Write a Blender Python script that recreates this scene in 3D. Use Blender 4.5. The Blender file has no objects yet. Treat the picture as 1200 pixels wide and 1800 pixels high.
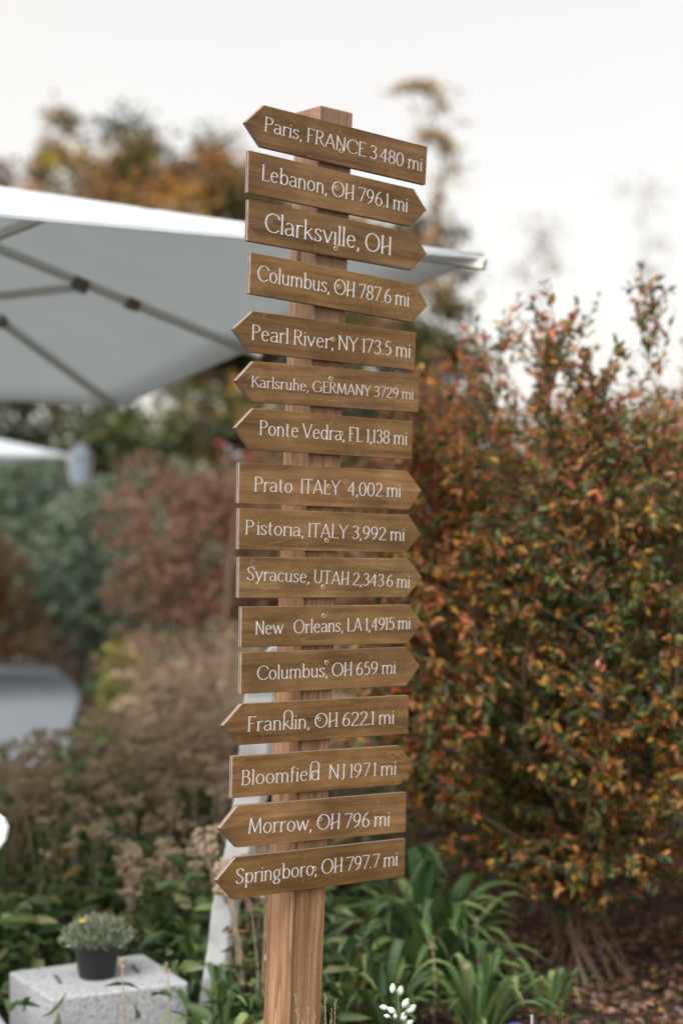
import bpy, math, random
import numpy as np
from mathutils import Vector, Matrix
R = math.radians
C = bpy.context.scene.collection
sc = bpy.context.scene
# ------------------------------------------------------------------ camera, sky, sun, exposure
EYE = 1.45
F = 3000.0                      # focal length in photograph pixels
HY = 950.0                      # horizon row of the photograph
cam_d = bpy.data.cameras.new('camera')
cam = bpy.data.objects.new('camera', cam_d); C.objects.link(cam)
cam.location = (0, 0, EYE); cam.rotation_euler = (R(90), 0, 0)
cam_d.sensor_fit = 'VERTICAL'; cam_d.sensor_height = 36; cam_d.sensor_width = 24
cam_d.lens = 60; cam_d.shift_y = (HY - 900) / 1800
cam_d.clip_start = 0.05; cam_d.clip_end = 3000
cam_d.dof.use_dof = True; cam_d.dof.focus_distance = 3.57; cam_d.dof.aperture_fstop = 1.85
sc.camera = cam
SUN_EL, SUN_AZ = 50.0, 212.0     # veiled sun behind the camera, over its left shoulder
w = bpy.data.worlds.new('World'); sc.world = w; w.use_nodes = True
nt = w.node_tree; nt.nodes.clear()
sky = nt.nodes.new('ShaderNodeTexSky'); sky.sky_type = 'NISHITA'; sky.sun_disc = False
sky.sun_elevation = R(SUN_EL); sky.sun_rotation = R(SUN_AZ)
sky.air_density = 1.0; sky.dust_density = 3.0; sky.ozone_density = 1.5
hsv = nt.nodes.new('ShaderNodeHueSaturation'); hsv.inputs['Saturation'].default_value = 0.45
bg = nt.nodes.new('ShaderNodeBackground'); bg.inputs['Strength'].default_value = 0.14
wo = nt.nodes.new('ShaderNodeOutputWorld')
# thin high cloud over the whole sky: evens the blue out to a milky white
tcw = nt.nodes.new('ShaderNodeTexCoord'); nzw = nt.nodes.new('ShaderNodeTexNoise'); nzw.inputs['Scale'].default_value = 2.2; nzw.inputs['Detail'].default_value = 5
nt.links.new(tcw.outputs['Generated'], nzw.inputs['Vector'])
rpw = nt.nodes.new('ShaderNodeValToRGB'); rpw.color_ramp.elements[0].position = .3; rpw.color_ramp.elements[0].color = (2.30, 2.10, 1.82, 1)
rpw.color_ramp.elements[1].position = .7; rpw.color_ramp.elements[1].color = (2.50, 2.27, 1.96, 1); nt.links.new(nzw.outputs[0], rpw.inputs[0])
mxw = nt.nodes.new('ShaderNodeMix'); mxw.data_type = 'RGBA'; mxw.inputs[0].default_value = .72
nt.links.new(sky.outputs[0], hsv.inputs['Color']); nt.links.new(hsv.outputs[0], mxw.inputs[6]); nt.links.new(rpw.outputs[0], mxw.inputs[7]); nt.links.new(mxw.outputs[2], bg.inputs[0]); nt.links.new(bg.outputs[0], wo.inputs[0])
sl = bpy.data.lights.new('sun', 'SUN'); sl.energy = 1.35; sl.angle = R(40); sl.color = (1, .98, .97)
so = bpy.data.objects.new('sun', sl); C.objects.link(so)
sd = Vector((math.sin(R(SUN_AZ)) * math.cos(R(SUN_EL)), math.cos(R(SUN_AZ)) * math.cos(R(SUN_EL)), math.sin(R(SUN_EL))))
so.rotation_euler = (-sd).to_track_quat('-Z', 'Y').to_euler(); so.location = (-15, -25, 20)
vs = sc.view_settings
vs.view_transform = 'Standard'; vs.look = 'None'; vs.gamma = 1; vs.exposure = 1.42; vs.use_curve_mapping = False
sc.render.engine = 'CYCLES'
cy = sc.cycles
cy.max_bounces = 6; cy.diffuse_bounces = 3; cy.glossy_bounces = 2; cy.transmission_bounces = 3; cy.transparent_max_bounces = 4
cy.use_denoising = True

rng = np.random.default_rng(7)
random.seed(7)

def PX(px, py, y):
    """photograph pixel at distance y -> world point (used only to read positions off the photograph)"""
    return Vector(((px - 600) / F * y, y, EYE - (py - HY) / F * y))

# ------------------------------------------------------------------ helpers
def empty(name, label=None, cat=None, loc=(0, 0, 0), rz=0, group=None, kind=None):
    o = bpy.data.objects.new(name, None); C.objects.link(o)
    o.location = loc; o.rotation_euler = (0, 0, rz); o.empty_display_size = .1
    tag(o, label, cat, group, kind); return o

def tag(o, label=None, cat=None, group=None, kind=None):
    if label: o['label'] = label
    if cat: o['category'] = cat
    if group: o['group'] = group
    if kind: o['kind'] = kind
    return o

def mesh_np(name, verts, loops, sizes, mats, smooth=False, fcol=None):
    """fast mesh from numpy: loops = flat vertex indices, sizes = corners per face"""
    me = bpy.data.meshes.new(name)
    verts = np.asarray(verts, dtype=np.float32).reshape(-1, 3)
    loops = np.asarray(loops, dtype=np.int32).ravel(); sizes = np.asarray(sizes, dtype=np.int32)
    me.vertices.add(len(verts)); me.vertices.foreach_set('co', verts.ravel())
    me.loops.add(len(loops)); me.loops.foreach_set('vertex_index', loops)
    me.polygons.add(len(sizes))
    st = np.concatenate([[0], np.cumsum(sizes)[:-1]]).astype(np.int32)
    me.polygons.foreach_set('loop_start', st)
    try: me.polygons.foreach_set('loop_total', sizes)
    except Exception: pass
    if smooth: me.polygons.foreach_set('use_smooth', np.ones(len(sizes), dtype=bool))
    me.update(calc_edges=True)
    if fcol is not None:
        a = me.attributes.new('col', 'FLOAT_COLOR', 'FACE')
        fc = np.ones((len(sizes), 4), dtype=np.float32); fc[:, :3] = fcol
        a.data.foreach_set('color', fc.ravel())
    for m in (mats if isinstance(mats, (list, tuple)) else [mats]): me.materials.append(m)
    return me

def link(name, me, parent=None, **k):
    o = bpy.data.objects.new(name, me); C.objects.link(o)
    if parent is not None: o.parent = parent
    tag(o, **k); return o

class MB:
    """collects simple solids into one mesh"""
    def __init__(s): s.v = []; s.f = []; s.mi = []; s.cur = 0
    def add(s, vs_, fs):
        b = len(s.v); s.v += [tuple(v) for v in vs_]; s.f += [tuple(b + i for i in f) for f in fs]; s.mi += [s.cur] * len(fs)
    def box(s, c, d, M=None):
        vs_ = [Vector((c[0] + i * d[0] / 2, c[1] + j * d[1] / 2, c[2] + k * d[2] / 2)) for i in (-1, 1) for j in (-1, 1) for k in (-1, 1)]
        if M is not None: vs_ = [M @ v for v in vs_]
        s.add(vs_, [(0, 1, 3, 2), (4, 6, 7, 5), (0, 4, 5, 1), (2, 3, 7, 6), (0, 2, 6, 4), (1, 5, 7, 3)])
    def bar(s, a, b, wx, wy, up=(0, 0, 1)):
        a, b = Vector(a), Vector(b); t = (b - a).normalized(); up = Vector(up)
        x = t.cross(up); x = (x if x.length > 1e-4 else t.cross(Vector((1, 0, 0)))).normalized(); y = x.cross(t).normalized()
        vs_ = [p + x * i * wx / 2 + y * j * wy / 2 for p in (a, b) for i, j in ((-1, -1), (1, -1), (1, 1), (-1, 1))]
        s.add(vs_, [(3, 2, 1, 0), (4, 5, 6, 7), (0, 1, 5, 4), (1, 2, 6, 5), (2, 3, 7, 6), (3, 0, 4, 7)])
    def tube(s, pts, rs, n=6, cap=True):
        pts = [Vector(p) for p in pts]
        if not hasattr(rs, '__len__'): rs = [rs] * len(pts)
        b = len(s.v); ref = Vector((.31, .22, .92)).normalized()
        for i, p in enumerate(pts):
            t = (pts[min(i + 1, len(pts) - 1)] - pts[max(i - 1, 0)])
            t = t.normalized() if t.length > 1e-9 else Vector((0, 0, 1))
            x = t.cross(ref)
            if x.length < .05: x = t.cross(Vector((1, 0, 0)))
            x.normalize(); y = t.cross(x)
            for k in range(n):
                a = 2 * math.pi * k / n; s.v.append(tuple(p + (x * math.cos(a) + y * math.sin(a)) * rs[i]))
        for i in range(len(pts) - 1):
            for k in range(n):
                s.f.append((b + i * n + k, b + i * n + (k + 1) % n, b + (i + 1) * n + (k + 1) % n, b + (i + 1) * n + k)); s.mi.append(s.cur)
        if cap:
            s.f.append(tuple(b + k for k in range(n))[::-1]); s.mi.append(s.cur)
            s.f.append(tuple(b + (len(pts) - 1) * n + k for k in range(n))); s.mi.append(s.cur)
    def lathe(s, prof, n=24, c=(0, 0, 0)):
        b = len(s.v)
        for r, z in prof:
            for k in range(n):
                a = 2 * math.pi * k / n; s.v.append((c[0] + r * math.cos(a), c[1] + r * math.sin(a), c[2] + z))
        for i in range(len(prof) - 1):
            for k in range(n):
                s.f.append((b + i * n + k, b + i * n + (k + 1) % n, b + (i + 1) * n + (k + 1) % n, b + (i + 1) * n + k)); s.mi.append(s.cur)
    def prism(s, poly, y0, y1, side_mat=None):
        """poly in (x,z), extruded from y0 to y1"""
        b = len(s.v); n = len(poly)
        for y in (y0, y1): s.v += [(x, y, z) for x, z in poly]
        s.f.append(tuple(b + i for i in range(n))); s.mi.append(s.cur)
        s.f.append(tuple(b + n + i for i in range(n))[::-1]); s.mi.append(s.cur)
        for i in range(n):
            j = (i + 1) % n
            s.f.append((b + j, b + i, b + n + i, b + n + j)); s.mi.append(s.cur if side_mat is None else side_mat)
    def ball(s, c, r, n=6, m=4, sc_=(1, 1, 1)):
        b = len(s.v)
        for i in range(1, m):
            th = math.pi * i / m
            for k in range(n):
                a = 2 * math.pi * k / n
                s.v.append((c[0] + r * sc_[0] * math.sin(th) * math.cos(a), c[1] + r * sc_[1] * math.sin(th) * math.sin(a), c[2] + r * sc_[2] * math.cos(th)))
        s.v += [(c[0], c[1], c[2] + r * sc_[2]), (c[0], c[1], c[2] - r * sc_[2])]
        t, d = len(s.v) - 2, len(s.v) - 1
        for k in range(n):
            k2 = (k + 1) % n
            s.f.append((t, b + k, b + k2)); s.mi.append(s.cur)
            for i in range(m - 2):
                s.f.append((b + i * n + k, b + (i + 1) * n + k, b + (i + 1) * n + k2, b + i * n + k2)); s.mi.append(s.cur)
            s.f.append((b + (m - 2) * n + k2, b + (m - 2) * n + k, d)); s.mi.append(s.cur)
    def mesh(s, name, mats, smooth=False, bevel=0, seg=2):
        me = bpy.data.meshes.new(name); me.from_pydata(s.v, [], s.f)
        for m in (mats if isinstance(mats, (list, tuple)) else [mats]): me.materials.append(m)
        me.polygons.foreach_set('material_index', np.array(s.mi, dtype=np.int32))
        if smooth: me.polygons.foreach_set('use_smooth', np.ones(len(s.f), dtype=bool))
        me.update()
        if bevel:
            import bmesh
            bm = bmesh.new(); bm.from_mesh(me)
            bmesh.ops.recalc_face_normals(bm, faces=bm.faces)
            ed = [e for e in bm.edges if len(e.link_faces) == 2 and e.calc_face_angle(0) > .5]
            bmesh.ops.bevel(bm, geom=ed, offset=bevel, segments=seg, affect='EDGES', profile=.5, clamp_overlap=True)
            bm.to_mesh(me); bm.free()
        return me
    def obj(s, name, mats, parent=None, smooth=False, bevel=0, seg=2, **k):
        return link(name, s.mesh(name, mats, smooth, bevel, seg), parent, **k)

def copy_tree(o, parent=None):
    kids = list(o.children)
    c = o.copy(); C.objects.link(c); c.parent = parent
    for ch in kids: copy_tree(ch, c)
    return c

# ------------------------------------------------------------------ materials
def mat(name, color=(.5, .5, .5), rough=.6, metal=0, spec=.5):
    m = bpy.data.materials.new(name); m.use_nodes = True
    b = m.node_tree.nodes['Principled BSDF']
    b.inputs['Base Color'].default_value = (*color, 1); b.inputs['Roughness'].default_value = rough
    b.inputs['Metallic'].default_value = metal; b.inputs['Specular IOR Level'].default_value = spec
    return m, m.node_tree, b

def N(nt, t, **k):
    n = nt.nodes.new(t)
    for a, v in k.items():
        if a.startswith('_'): n.inputs[a[1:].replace('_', ' ')].default_value = v
        else: setattr(n, a, v)
    return n

def ramp(nt, src, stops):
    r = nt.nodes.new('ShaderNodeValToRGB'); e = r.color_ramp.elements
    while len(e) < len(stops): e.new(.5)
    for i, (p, c) in enumerate(stops):
        e[i].position = p; e[i].color = (*c, 1) if len(c) == 3 else c
    nt.links.new(src, r.inputs[0]); return r.outputs[0]

def mixc(nt, fac, a, b, mode='MIX'):
    m = nt.nodes.new('ShaderNodeMix'); m.data_type = 'RGBA'; m.blend_type = mode
    for sck, v in ((0, fac), (6, a), (7, b)):
        if hasattr(v, 'links') or isinstance(v, bpy.types.NodeSocket): nt.links.new(v, m.inputs[sck])
        else: m.inputs[sck].default_value = v if not isinstance(v, tuple) else (*v[:3], 1)
    return m.outputs[2]

def noisy(name, c1, c2, scale=8, rough=.7, bump=.2, coord='Object', detail=6, stretch=(1, 1, 1), bscale=None, spec=.4):
    m, t, b = mat(name, c1, rough, spec=spec)
    tc = N(t, 'ShaderNodeTexCoord'); mp = N(t, 'ShaderNodeMapping'); mp.inputs['Scale'].default_value = stretch
    t.links.new(tc.outputs[coord], mp.inputs[0])
    n = N(t, 'ShaderNodeTexNoise', _Scale=scale, _Detail=detail, _Roughness=.62); t.links.new(mp.outputs[0], n.inputs['Vector'])
    t.links.new(ramp(t, n.outputs[0], [(.32, c1), (.68, c2)]), b.inputs['Base Color'])
    if bump:
        n2 = N(t, 'ShaderNodeTexNoise', _Scale=bscale or scale * 4, _Detail=6); t.links.new(mp.outputs[0], n2.inputs['Vector'])
        bp = N(t, 'ShaderNodeBump', _Strength=bump, _Distance=.02); t.links.new(n2.outputs[0], bp.inputs['Height']); t.links.new(bp.outputs[0], b.inputs['Normal'])
    return m

def leaf_mat(name, rough=.5, trans=.35, spec=.35):
    m, t, b = mat(name, (.1, .1, .05), rough, spec=spec)
    at = N(t, 'ShaderNodeAttribute'); at.attribute_name = 'col'
    t.links.new(at.outputs['Color'], b.inputs['Base Color'])
    tr = N(t, 'ShaderNodeBsdfTranslucent'); t.links.new(at.outputs['Color'], tr.inputs[0])
    mx = N(t, 'ShaderNodeMixShader'); mx.inputs[0].default_value = trans
    out = t.nodes['Material Output']
    t.links.new(b.outputs[0], mx.inputs[1]); t.links.new(tr.outputs[0], mx.inputs[2]); t.links.new(mx.outputs[0], out.inputs[0])
    return m
M_LEAF = leaf_mat('leaf_surface')
M_LEAF_MATT = leaf_mat('dry_leaf_surface', .8, .2, .15)
M_BARK = noisy('bark', (.06, .045, .035), (.16, .12, .09), 14, .9, .5, stretch=(1, 1, .25))
M_STEM = noisy('shrub_stem_bark', (.11, .07, .045), (.24, .17, .11), 30, .85, .3, stretch=(1, 1, .2))
M_DRY = noisy('dry_stem', (.22, .17, .11), (.44, .34, .24), 60, .9, 0)
M_DRYH = noisy('dry_seed_head', (.22, .16, .10), (.56, .43, .30), 90, .95, 0)
# ------------------------------------------------------------------ ground
def ground_mat():
    m, t, b = mat('garden_soil', (.05, .035, .025), .95, spec=.2)
    tc = N(t, 'ShaderNodeTexCoord')
    n = N(t, 'ShaderNodeTexNoise', _Scale=1.3, _Detail=8, _Roughness=.6); t.links.new(tc.outputs['Object'], n.inputs['Vector'])
    n2 = N(t, 'ShaderNodeTexVoronoi', _Scale=26, _Randomness=1); t.links.new(tc.outputs['Object'], n2.inputs['Vector'])
    n3 = N(t, 'ShaderNodeTexNoise', _Scale=45, _Detail=6); t.links.new(tc.outputs['Object'], n3.inputs['Vector'])
    c = ramp(t, n.outputs[0], [(.3, (.03, .02, .015)), (.7, (.075, .05, .033))])
    c = mixc(t, ramp(t, n3.outputs[0], [(.5, (0, 0, 0)), (.75, (.7, .7, .7))]), c, (.13, .08, .05))
    t.links.new(c, b.inputs['Base Color'])
    bp = N(t, 'ShaderNodeBump', _Strength=.8, _Distance=.03); t.links.new(n3.outputs[0], bp.inputs['Height']); t.links.new(bp.outputs[0], b.inputs['Normal'])
    return m
def gh(x, y):
    """ground height: gentle lumps close by, level further off"""
    f = np.clip((16 - np.hypot(x, y - 5)) / 8, 0, 1)
    return f * (.018 * np.sin(3.1 * x + 1.3 * y) + .014 * np.sin(5.7 * y - 2.2 * x + 1) + .008 * np.sin(13 * x + 3) * np.sin(11 * y))
ax = np.concatenate([[-900, -400, -150, -60, -25], np.linspace(-12, 12, 97), [25, 60, 150, 400, 900]])
ay = np.concatenate([[-900, -300, -100, -30, -8], np.linspace(-3, 21, 97), [35, 70, 160, 400, 1200, 2200]])
gx, gy = np.meshgrid(ax, ay)
gv = np.stack([gx, gy, gh(gx, gy)], -1).reshape(-1, 3)
nx, ny = len(ax), len(ay)
ii, jj = np.meshgrid(np.arange(nx - 1), np.arange(ny - 1))
b0 = (jj * nx + ii).ravel()
quads = np.stack([b0, b0 + 1, b0 + nx + 1, b0 + nx], -1)
g = link('ground', mesh_np('ground', gv, quads, np.full(len(quads), 4), ground_mat(), True), kind='structure', label='dark brown mulched garden soil')

# gravel path curving away on the left
def strip(ctr, n=8):
    out = []
    P = [ctr[0]] + list(ctr) + [ctr[-1]]
    for i in range(1, len(P) - 2):
        for k in range(n):
            t = k / n; p0, p1, p2, p3 = (np.array(P[i + d], float) for d in (-1, 0, 1, 2))
            out.append(.5 * (2 * p1 + (p2 - p0) * t + (2 * p0 - 5 * p1 + 4 * p2 - p3) * t * t + (3 * p1 - p0 - 3 * p2 + p3) * t ** 3))
    out.append(np.array(P[-2], float)); return np.array(out)
re_ = strip([(-1.35, 6), (-1.45, 8), (-1.6, 10), (-1.85, 11.6), (-2.05, 13), (-2.4, 15.6), (-3.0, 18.2), (-4.0, 20.8), (-5.8, 22.8), (-9, 24.5)])
le_ = strip([(-2.6, 6), (-3.2, 8), (-3.5, 10), (-3.6, 11.6), (-3.6, 13), (-3.7, 15.0), (-4.3, 17.4), (-5.4, 19.4), (-7.2, 21.2), (-9.6, 22.6)])
pv = []
for a, b in zip(le_, re_):
    for k in range(7):
        q = a + (b - a) * k / 6; pv.append((q[0], q[1], .05 + .015 * math.sin(k / 6 * math.pi)))
pn = len(le_); pb = np.array([[i * 7 + k, i * 7 + k + 1, (i + 1) * 7 + k + 1, (i + 1) * 7 + k] for i in range(pn - 1) for k in range(6)])
M_GRAVEL = noisy('pale_gravel', (.15, .17, .19), (.22, .245, .27), 22, .9, .6, bscale=120)
link('gravel_path', mesh_np('gravel_path', pv, pb, np.full(len(pb), 4), M_GRAVEL, True), kind='structure', label='pale grey gravel path curving away behind the shrubs')
# dark stone edging beside the path
ke = MB(); M_EDGE = noisy('dark_edging_stone', (.07, .07, .075), (.14, .14, .145), 20, .8, .3)

# ------------------------------------------------------------------ leaves
def unit(v): return v / np.maximum(np.linalg.norm(v, axis=-1, keepdims=True), 1e-9)
def leaf_mesh(name, P, D, Nn, L, W, col, m, fold=.25, detail=1, droop=0.0):
    """many leaves: P base points, D directions, Nn rough normals, L lengths, W widths, col per leaf"""
    n = len(P); D = unit(D); S = unit(np.cross(D, Nn)); U = np.cross(S, D)
    L = np.broadcast_to(L, n)[:, None]; W = np.broadcast_to(W, n)[:, None]
    if detail == 1:
        V = np.stack([P, P + D * L * .5 + S * W * .5 + U * W * fold, P + D * L - U * L * droop, P + D * L * .5 - S * W * .5 + U * W * fold], 1)
        F_ = np.array([[0, 1, 2], [0, 2, 3]]); sz = 3; k = 4
    else:
        V = np.stack([P,
                      P + D * L * .3 + S * W * .46 + U * W * fold, P + D * L * .68 + S * W * .38 + U * (W * fold - L * droop * .4),
                      P + D * L - U * L * droop,
                      P + D * L * .68 - S * W * .38 + U * (W * fold - L * droop * .4), P + D * L * .3 - S * W * .46 + U * W * fold,
                      P + D * L * .35, P + D * L * .7 - U * L * droop * .5], 1)
        F_ = np.array([[0, 1, 6, 6], [1, 2, 7, 6], [2, 3, 7, 7], [0, 6, 5, 5], [6, 7, 4, 5], [7, 3, 4, 4]]); k = 8; sz = 0
    off = (np.arange(n) * k)[:, None, None]
    if detail == 1:
        fl = (F_[None] + off).reshape(-1); sizes = np.full(n * 2, 3); fc = np.repeat(col, 2, 0)
    else:
        pat = [0, 1, 6, 1, 2, 7, 6, 2, 3, 7, 0, 6, 5, 6, 7, 4, 5, 7, 3, 4]; ss = [3, 4, 3, 3, 4, 3]
        fl = (np.array(pat)[None] + (np.arange(n) * k)[:, None]).reshape(-1); sizes = np.tile(ss, n); fc = np.repeat(col, 6, 0)
    return mesh_np(name, V.reshape(-1, 3), fl, sizes, m, False, fc)

def palette(n, cols, wts, var=.25):
    cols = np.array(cols, float); wts = np.array(wts, float); wts /= wts.sum()
    c = cols[rng.choice(len(cols), n, p=wts)]
    return np.clip(c * (1 + var * rng.standard_normal((n, 1))) * (1 + .08 * rng.standard_normal((n, 3))), .004, .9)

def rand_dirs(n, zb=0.0):
    v = rng.standard_normal((n, 3)); v[:, 2] += zb; return unit(v)

# ------------------------------------------------------------------ generic mounded shrub (background)
def shrub(name, label, x, y, rx, ry, h, nleaf, cols, wts, ls, lobes=9, sprays=0, group=None, stems=7, base=.12, matl=None, cat='shrub'):
    t = empty(name, label, cat, (x, y, 0), group=group)
    mb = MB()
    for k in range(stems):
        a = 2 * math.pi * k / stems + rng.uniform(-.3, .3); r = rng.uniform(.4, .8)
        e = Vector((math.cos(a) * rx * r, math.sin(a) * ry * r, h * rng.uniform(.6, .9)))
        mb.tube([(e.x * .1, e.y * .1, -.03), (e.x * .35, e.y * .35, e.z * .4), (e.x * .75, e.y * .75, e.z * .8), e], [.03, .022, .013, .005], 5)
    mb.obj('stem', M_STEM, t, True)
    P = []; Dv = []
    lob = []
    for k in range(lobes):
        a = rng.uniform(0, 2 * math.pi); r = math.sqrt(rng.uniform(0, .55)); z = rng.uniform(.32, .78)
        s = rng.uniform(.32, .5)
        lob.append((math.cos(a) * rx * r, math.sin(a) * ry * r, z * h, rx * s, ry * s, h * s * .62))
    lob.append((0, 0, h * .45, rx * .72, ry * .72, h * .42))
    for k in range(nleaf):
        pass
    w_ = np.array([l[3] * l[4] + l[3] * l[5] for l in lob]); idx = rng.choice(len(lob), nleaf, p=w_ / w_.sum())
    lb = np.array(lob)[idx]; d = rand_dirs(nleaf, .25); rr = rng.uniform(.55, 1.0, (nleaf, 1)) ** .5 * (1 + .12 * rng.standard_normal((nleaf, 1)))
    P = lb[:, :3] + d * rr * lb[:, 3:6]
    ok = P[:, 2] > base * h * rng.uniform(.3, 1.6, nleaf); P = P[ok]; d = d[ok]
    # clumping: pull the leaves towards twig centres
    tw = P[rng.choice(len(P), max(8, len(P) // 26))]
    near = tw[rng.integers(0, len(tw), len(P))]
    ti = np.argmin(((P[:, None, :] - tw[None, :min(len(tw), 160)]) ** 2).sum(-1), 1) if len(P) < 60000 else None
    if ti is not None: P = P * .7 + tw[ti] * .3
    if sprays:
        sp = []; sd_ = []
        for k in range(sprays):
            a = rng.uniform(0, 2 * math.pi); r = math.sqrt(rng.uniform(0, .6)); q = np.array([math.cos(a) * rx * r, math.sin(a) * ry * r, h * (.9 - .5 * r * r)])
            dirn = unit(np.array([math.cos(a) * r * .6, math.sin(a) * r * .6, 1.0])); m_ = 14
            s_ = rng.uniform(0, 1, (m_, 1)) * h * rng.uniform(.1, .22)
            sp.append(q + dirn * s_ + .02 * rng.standard_normal((m_, 3))); sd_.append(np.tile(dirn, (m_, 1)))
        P = np.vstack([P] + sp); d = np.vstack([d] + sd_)
    n = len(P); D = unit(d + .8 * rng.standard_normal((n, 3))); Nn = unit(d * .6 + rng.standard_normal((n, 3)) * .6 + np.array([0, 0, .7]))
    col = palette(n, cols, wts)
    link('foliage', leaf_mesh('foliage', P, D, Nn, ls * rng.uniform(.7, 1.3, n), ls * .5, col, matl or M_LEAF), t)
    return t

# ------------------------------------------------------------------ trees
def tree(name, label, x, y, h, crown_r, crown_z0, nclump, per, cols, wts, ls, lean=0.0, group=None, clump=.55, trunk=.16, limbs=9, shape=1.0, bark=None, open_top=9.0):
    t = empty(name, label, 'tree', (x, y, 0), group=group)
    mb = MB(); tp = []
    for i in range(7):
        f = i / 6; tp.append(Vector((lean * f * f * h + rng.uniform(-1, 1) * .06 * h * .15, rng.uniform(-1, 1) * .02, -.05 + f * h * .88)))
    mb.tube(tp, [trunk * (1 - .82 * i / 6) for i in range(7)], 8)
    ends = []
    for k in range(limbs):
        f = rng.uniform(crown_z0 / h + .02, .85); i = min(int(f / .88 * 6), 5); b = tp[i].lerp(tp[i + 1], f / .88 * 6 - i)
        a = rng.uniform(0, 2 * math.pi); rr = crown_r * rng.uniform(.5, .95) * (1.15 - .7 * max(0, f - .45))
        e = b + Vector((math.cos(a) * rr, math.sin(a) * rr, rr * rng.uniform(.3, .9)))
        mid = b.lerp(e, .5) + Vector((0, 0, -.08 * rr))
        mb.tube([b, mid, e], [trunk * .34, trunk * .2, trunk * .05], 5); ends += [e, mid.lerp(e, .5)]
        for q in range(3):
            e2 = mid.lerp(e, rng.uniform(.1, .8)); d2 = Vector((rng.uniform(-1, 1), rng.uniform(-1, 1), rng.uniform(0, 1))) * rr * .45
            mb.tube([e2, e2 + d2], [trunk * .1, trunk * .03], 4); ends.append(e2 + d2)
    ends.append(tp[-1])
    mb.obj('trunk', bark or M_BARK, t, True)
    cs = []
    E = np.array([list(e) for e in ends])
    for k in range(nclump):
        if rng.random() < .6: cs.append(E[rng.integers(len(E))] + rng.standard_normal(3) * crown_r * .13)
        else:
            d = rand_dirs(1)[0]; r = rng.uniform(.35, 1) ** .5
            cz = (crown_z0 + h) / 2
            cs.append(np.array([lean * h * .5 + d[0] * crown_r * r, d[1] * crown_r * r, cz + d[2] * (h - crown_z0) / 2 * r * shape]))
    cs = np.array(cs); n = nclump * per; idx = np.repeat(np.arange(nclump), per)
    s = (clump * rng.uniform(.55, 1.25, nclump))[idx][:, None]
    keep_ = np.ones(n, bool)
    P = cs[idx] + rng.standard_normal((n, 3)) * s * np.array([.55, .55, .36])
    keep_ = ~((P[:, 2] > h * open_top) & (rng.random(n) < .62)); P = P[keep_]; idx = idx[keep_]; n = len(P)
    D = rand_dirs(n, -.2); Nn = rand_dirs(n, 1.2)
    cc = palette(nclump, cols, wts, .2)[idx] * (1 + .2 * rng.standard_normal((n, 1)))
    link('crown', leaf_mesh('crown', P, D, Nn, ls * rng.uniform(.6, 1.3, n), ls * .6, np.clip(cc, .004, .8), M_LEAF), t)
    return t
GRN = (.06, .085, .03); DGR = (.024, .036, .014); OLV = (.12, .11, .035); ORG = (.50, .28, .08); YEL = (.45, .30, .04); BRN = (.30, .18, .08); RED = (.27, .05, .03); PNK = (.30, .13, .10)

# far trees above the big umbrella
tree('autumn_tree', 'airy golden-orange tree showing above the left part of the big umbrella', -6.9, 45, 13.0, 2.2, 7.4, 120, 70, [ORG, YEL, OLV, BRN], [4, 2, 3, 2], .2, clump=.5, group='trees on the skyline')
tree('autumn_tree', 'dense brown-orange tree directly above the umbrella, left of the signpost', -3.6, 38, 10.8, 2.2, 4.6, 250, 90, [BRN, ORG, OLV, GRN], [4, 3, 4, 1], .2, clump=.6, group='trees on the skyline')
tree('autumn_tree', 'brown and green tree rising directly behind the upper arrow boards', -1.5, 40, 9.0, 2.3, 4.4, 150, 80, [OLV, BRN, GRN], [4, 3, 2], .22, clump=.6, group='trees on the skyline')
tree('olive_green_tree', 'olive green tree just right of the signpost behind the umbrella tip', 1.45, 35, 8.3, 1.6, 1.0, 170, 80, [OLV, GRN, BRN], [5, 2, 2], .2, clump=.5, group='trees on the skyline')
# tall thin tree with two leafy tufts, against the sky
def sparse_tree(name, label, y, pts, tufts, seed_cols, twigs=30, tr=.05):
    base = Vector(((pts[0][0] - 600) / F * y, y, 0)); t = empty(name, label, 'tree', base, group='trees on the skyline')
    L = [PX(px, py, y) - base for px, py in pts]; L[0].z = -.05
    mb = MB(); mb.tube(L, [tr * (1 - .8 * i / (len(L) - 1)) for i in range(len(L))], 6)
    Ps = []; 
    for (px, py, wpx, hpx, n) in tufts:
        c = PX(px, py, y) - base; j = min(range(len(L)), key=lambda i: (L[i] - c).length)
        mb.tube([L[j], (L[j] + c) / 2 + Vector((0, 0, .1)), c], [tr * .4, tr * .25, tr * .1], 4)
        sx, sz = wpx / F * y / 2, hpx / F * y / 2
        q = rng.standard_normal((n, 3)) * np.array([sx * .5, sx * .4, sz * .4]); q[:, 2] -= (q[:, 0] / sx) ** 2 * sz * .5
        Ps.append(np.array(c) + q)
    for k in range(twigs):
        i = rng.integers(1, len(L)); b = L[i].lerp(L[i - 1], rng.random()); e = b + Vector((rng.uniform(-1, 1), rng.uniform(-1, 1), rng.uniform(-.1, .9))) * y * .012
        mb.tube([b, e], [tr * .16, tr * .06], 4)
        Ps.append(np.array(e) + rng.standard_normal((7, 3)) * .12)
    mb.obj('trunk', M_BARK, t, True)
    P = np.vstack(Ps); n = len(P)
    link('crown', leaf_mesh('crown', P, rand_dirs(n), rand_dirs(n, 1), .11 * rng.uniform(.7, 1.3, n), .06, palette(n, seed_cols, [1] * len(seed_cols)), M_LEAF), t)
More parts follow.
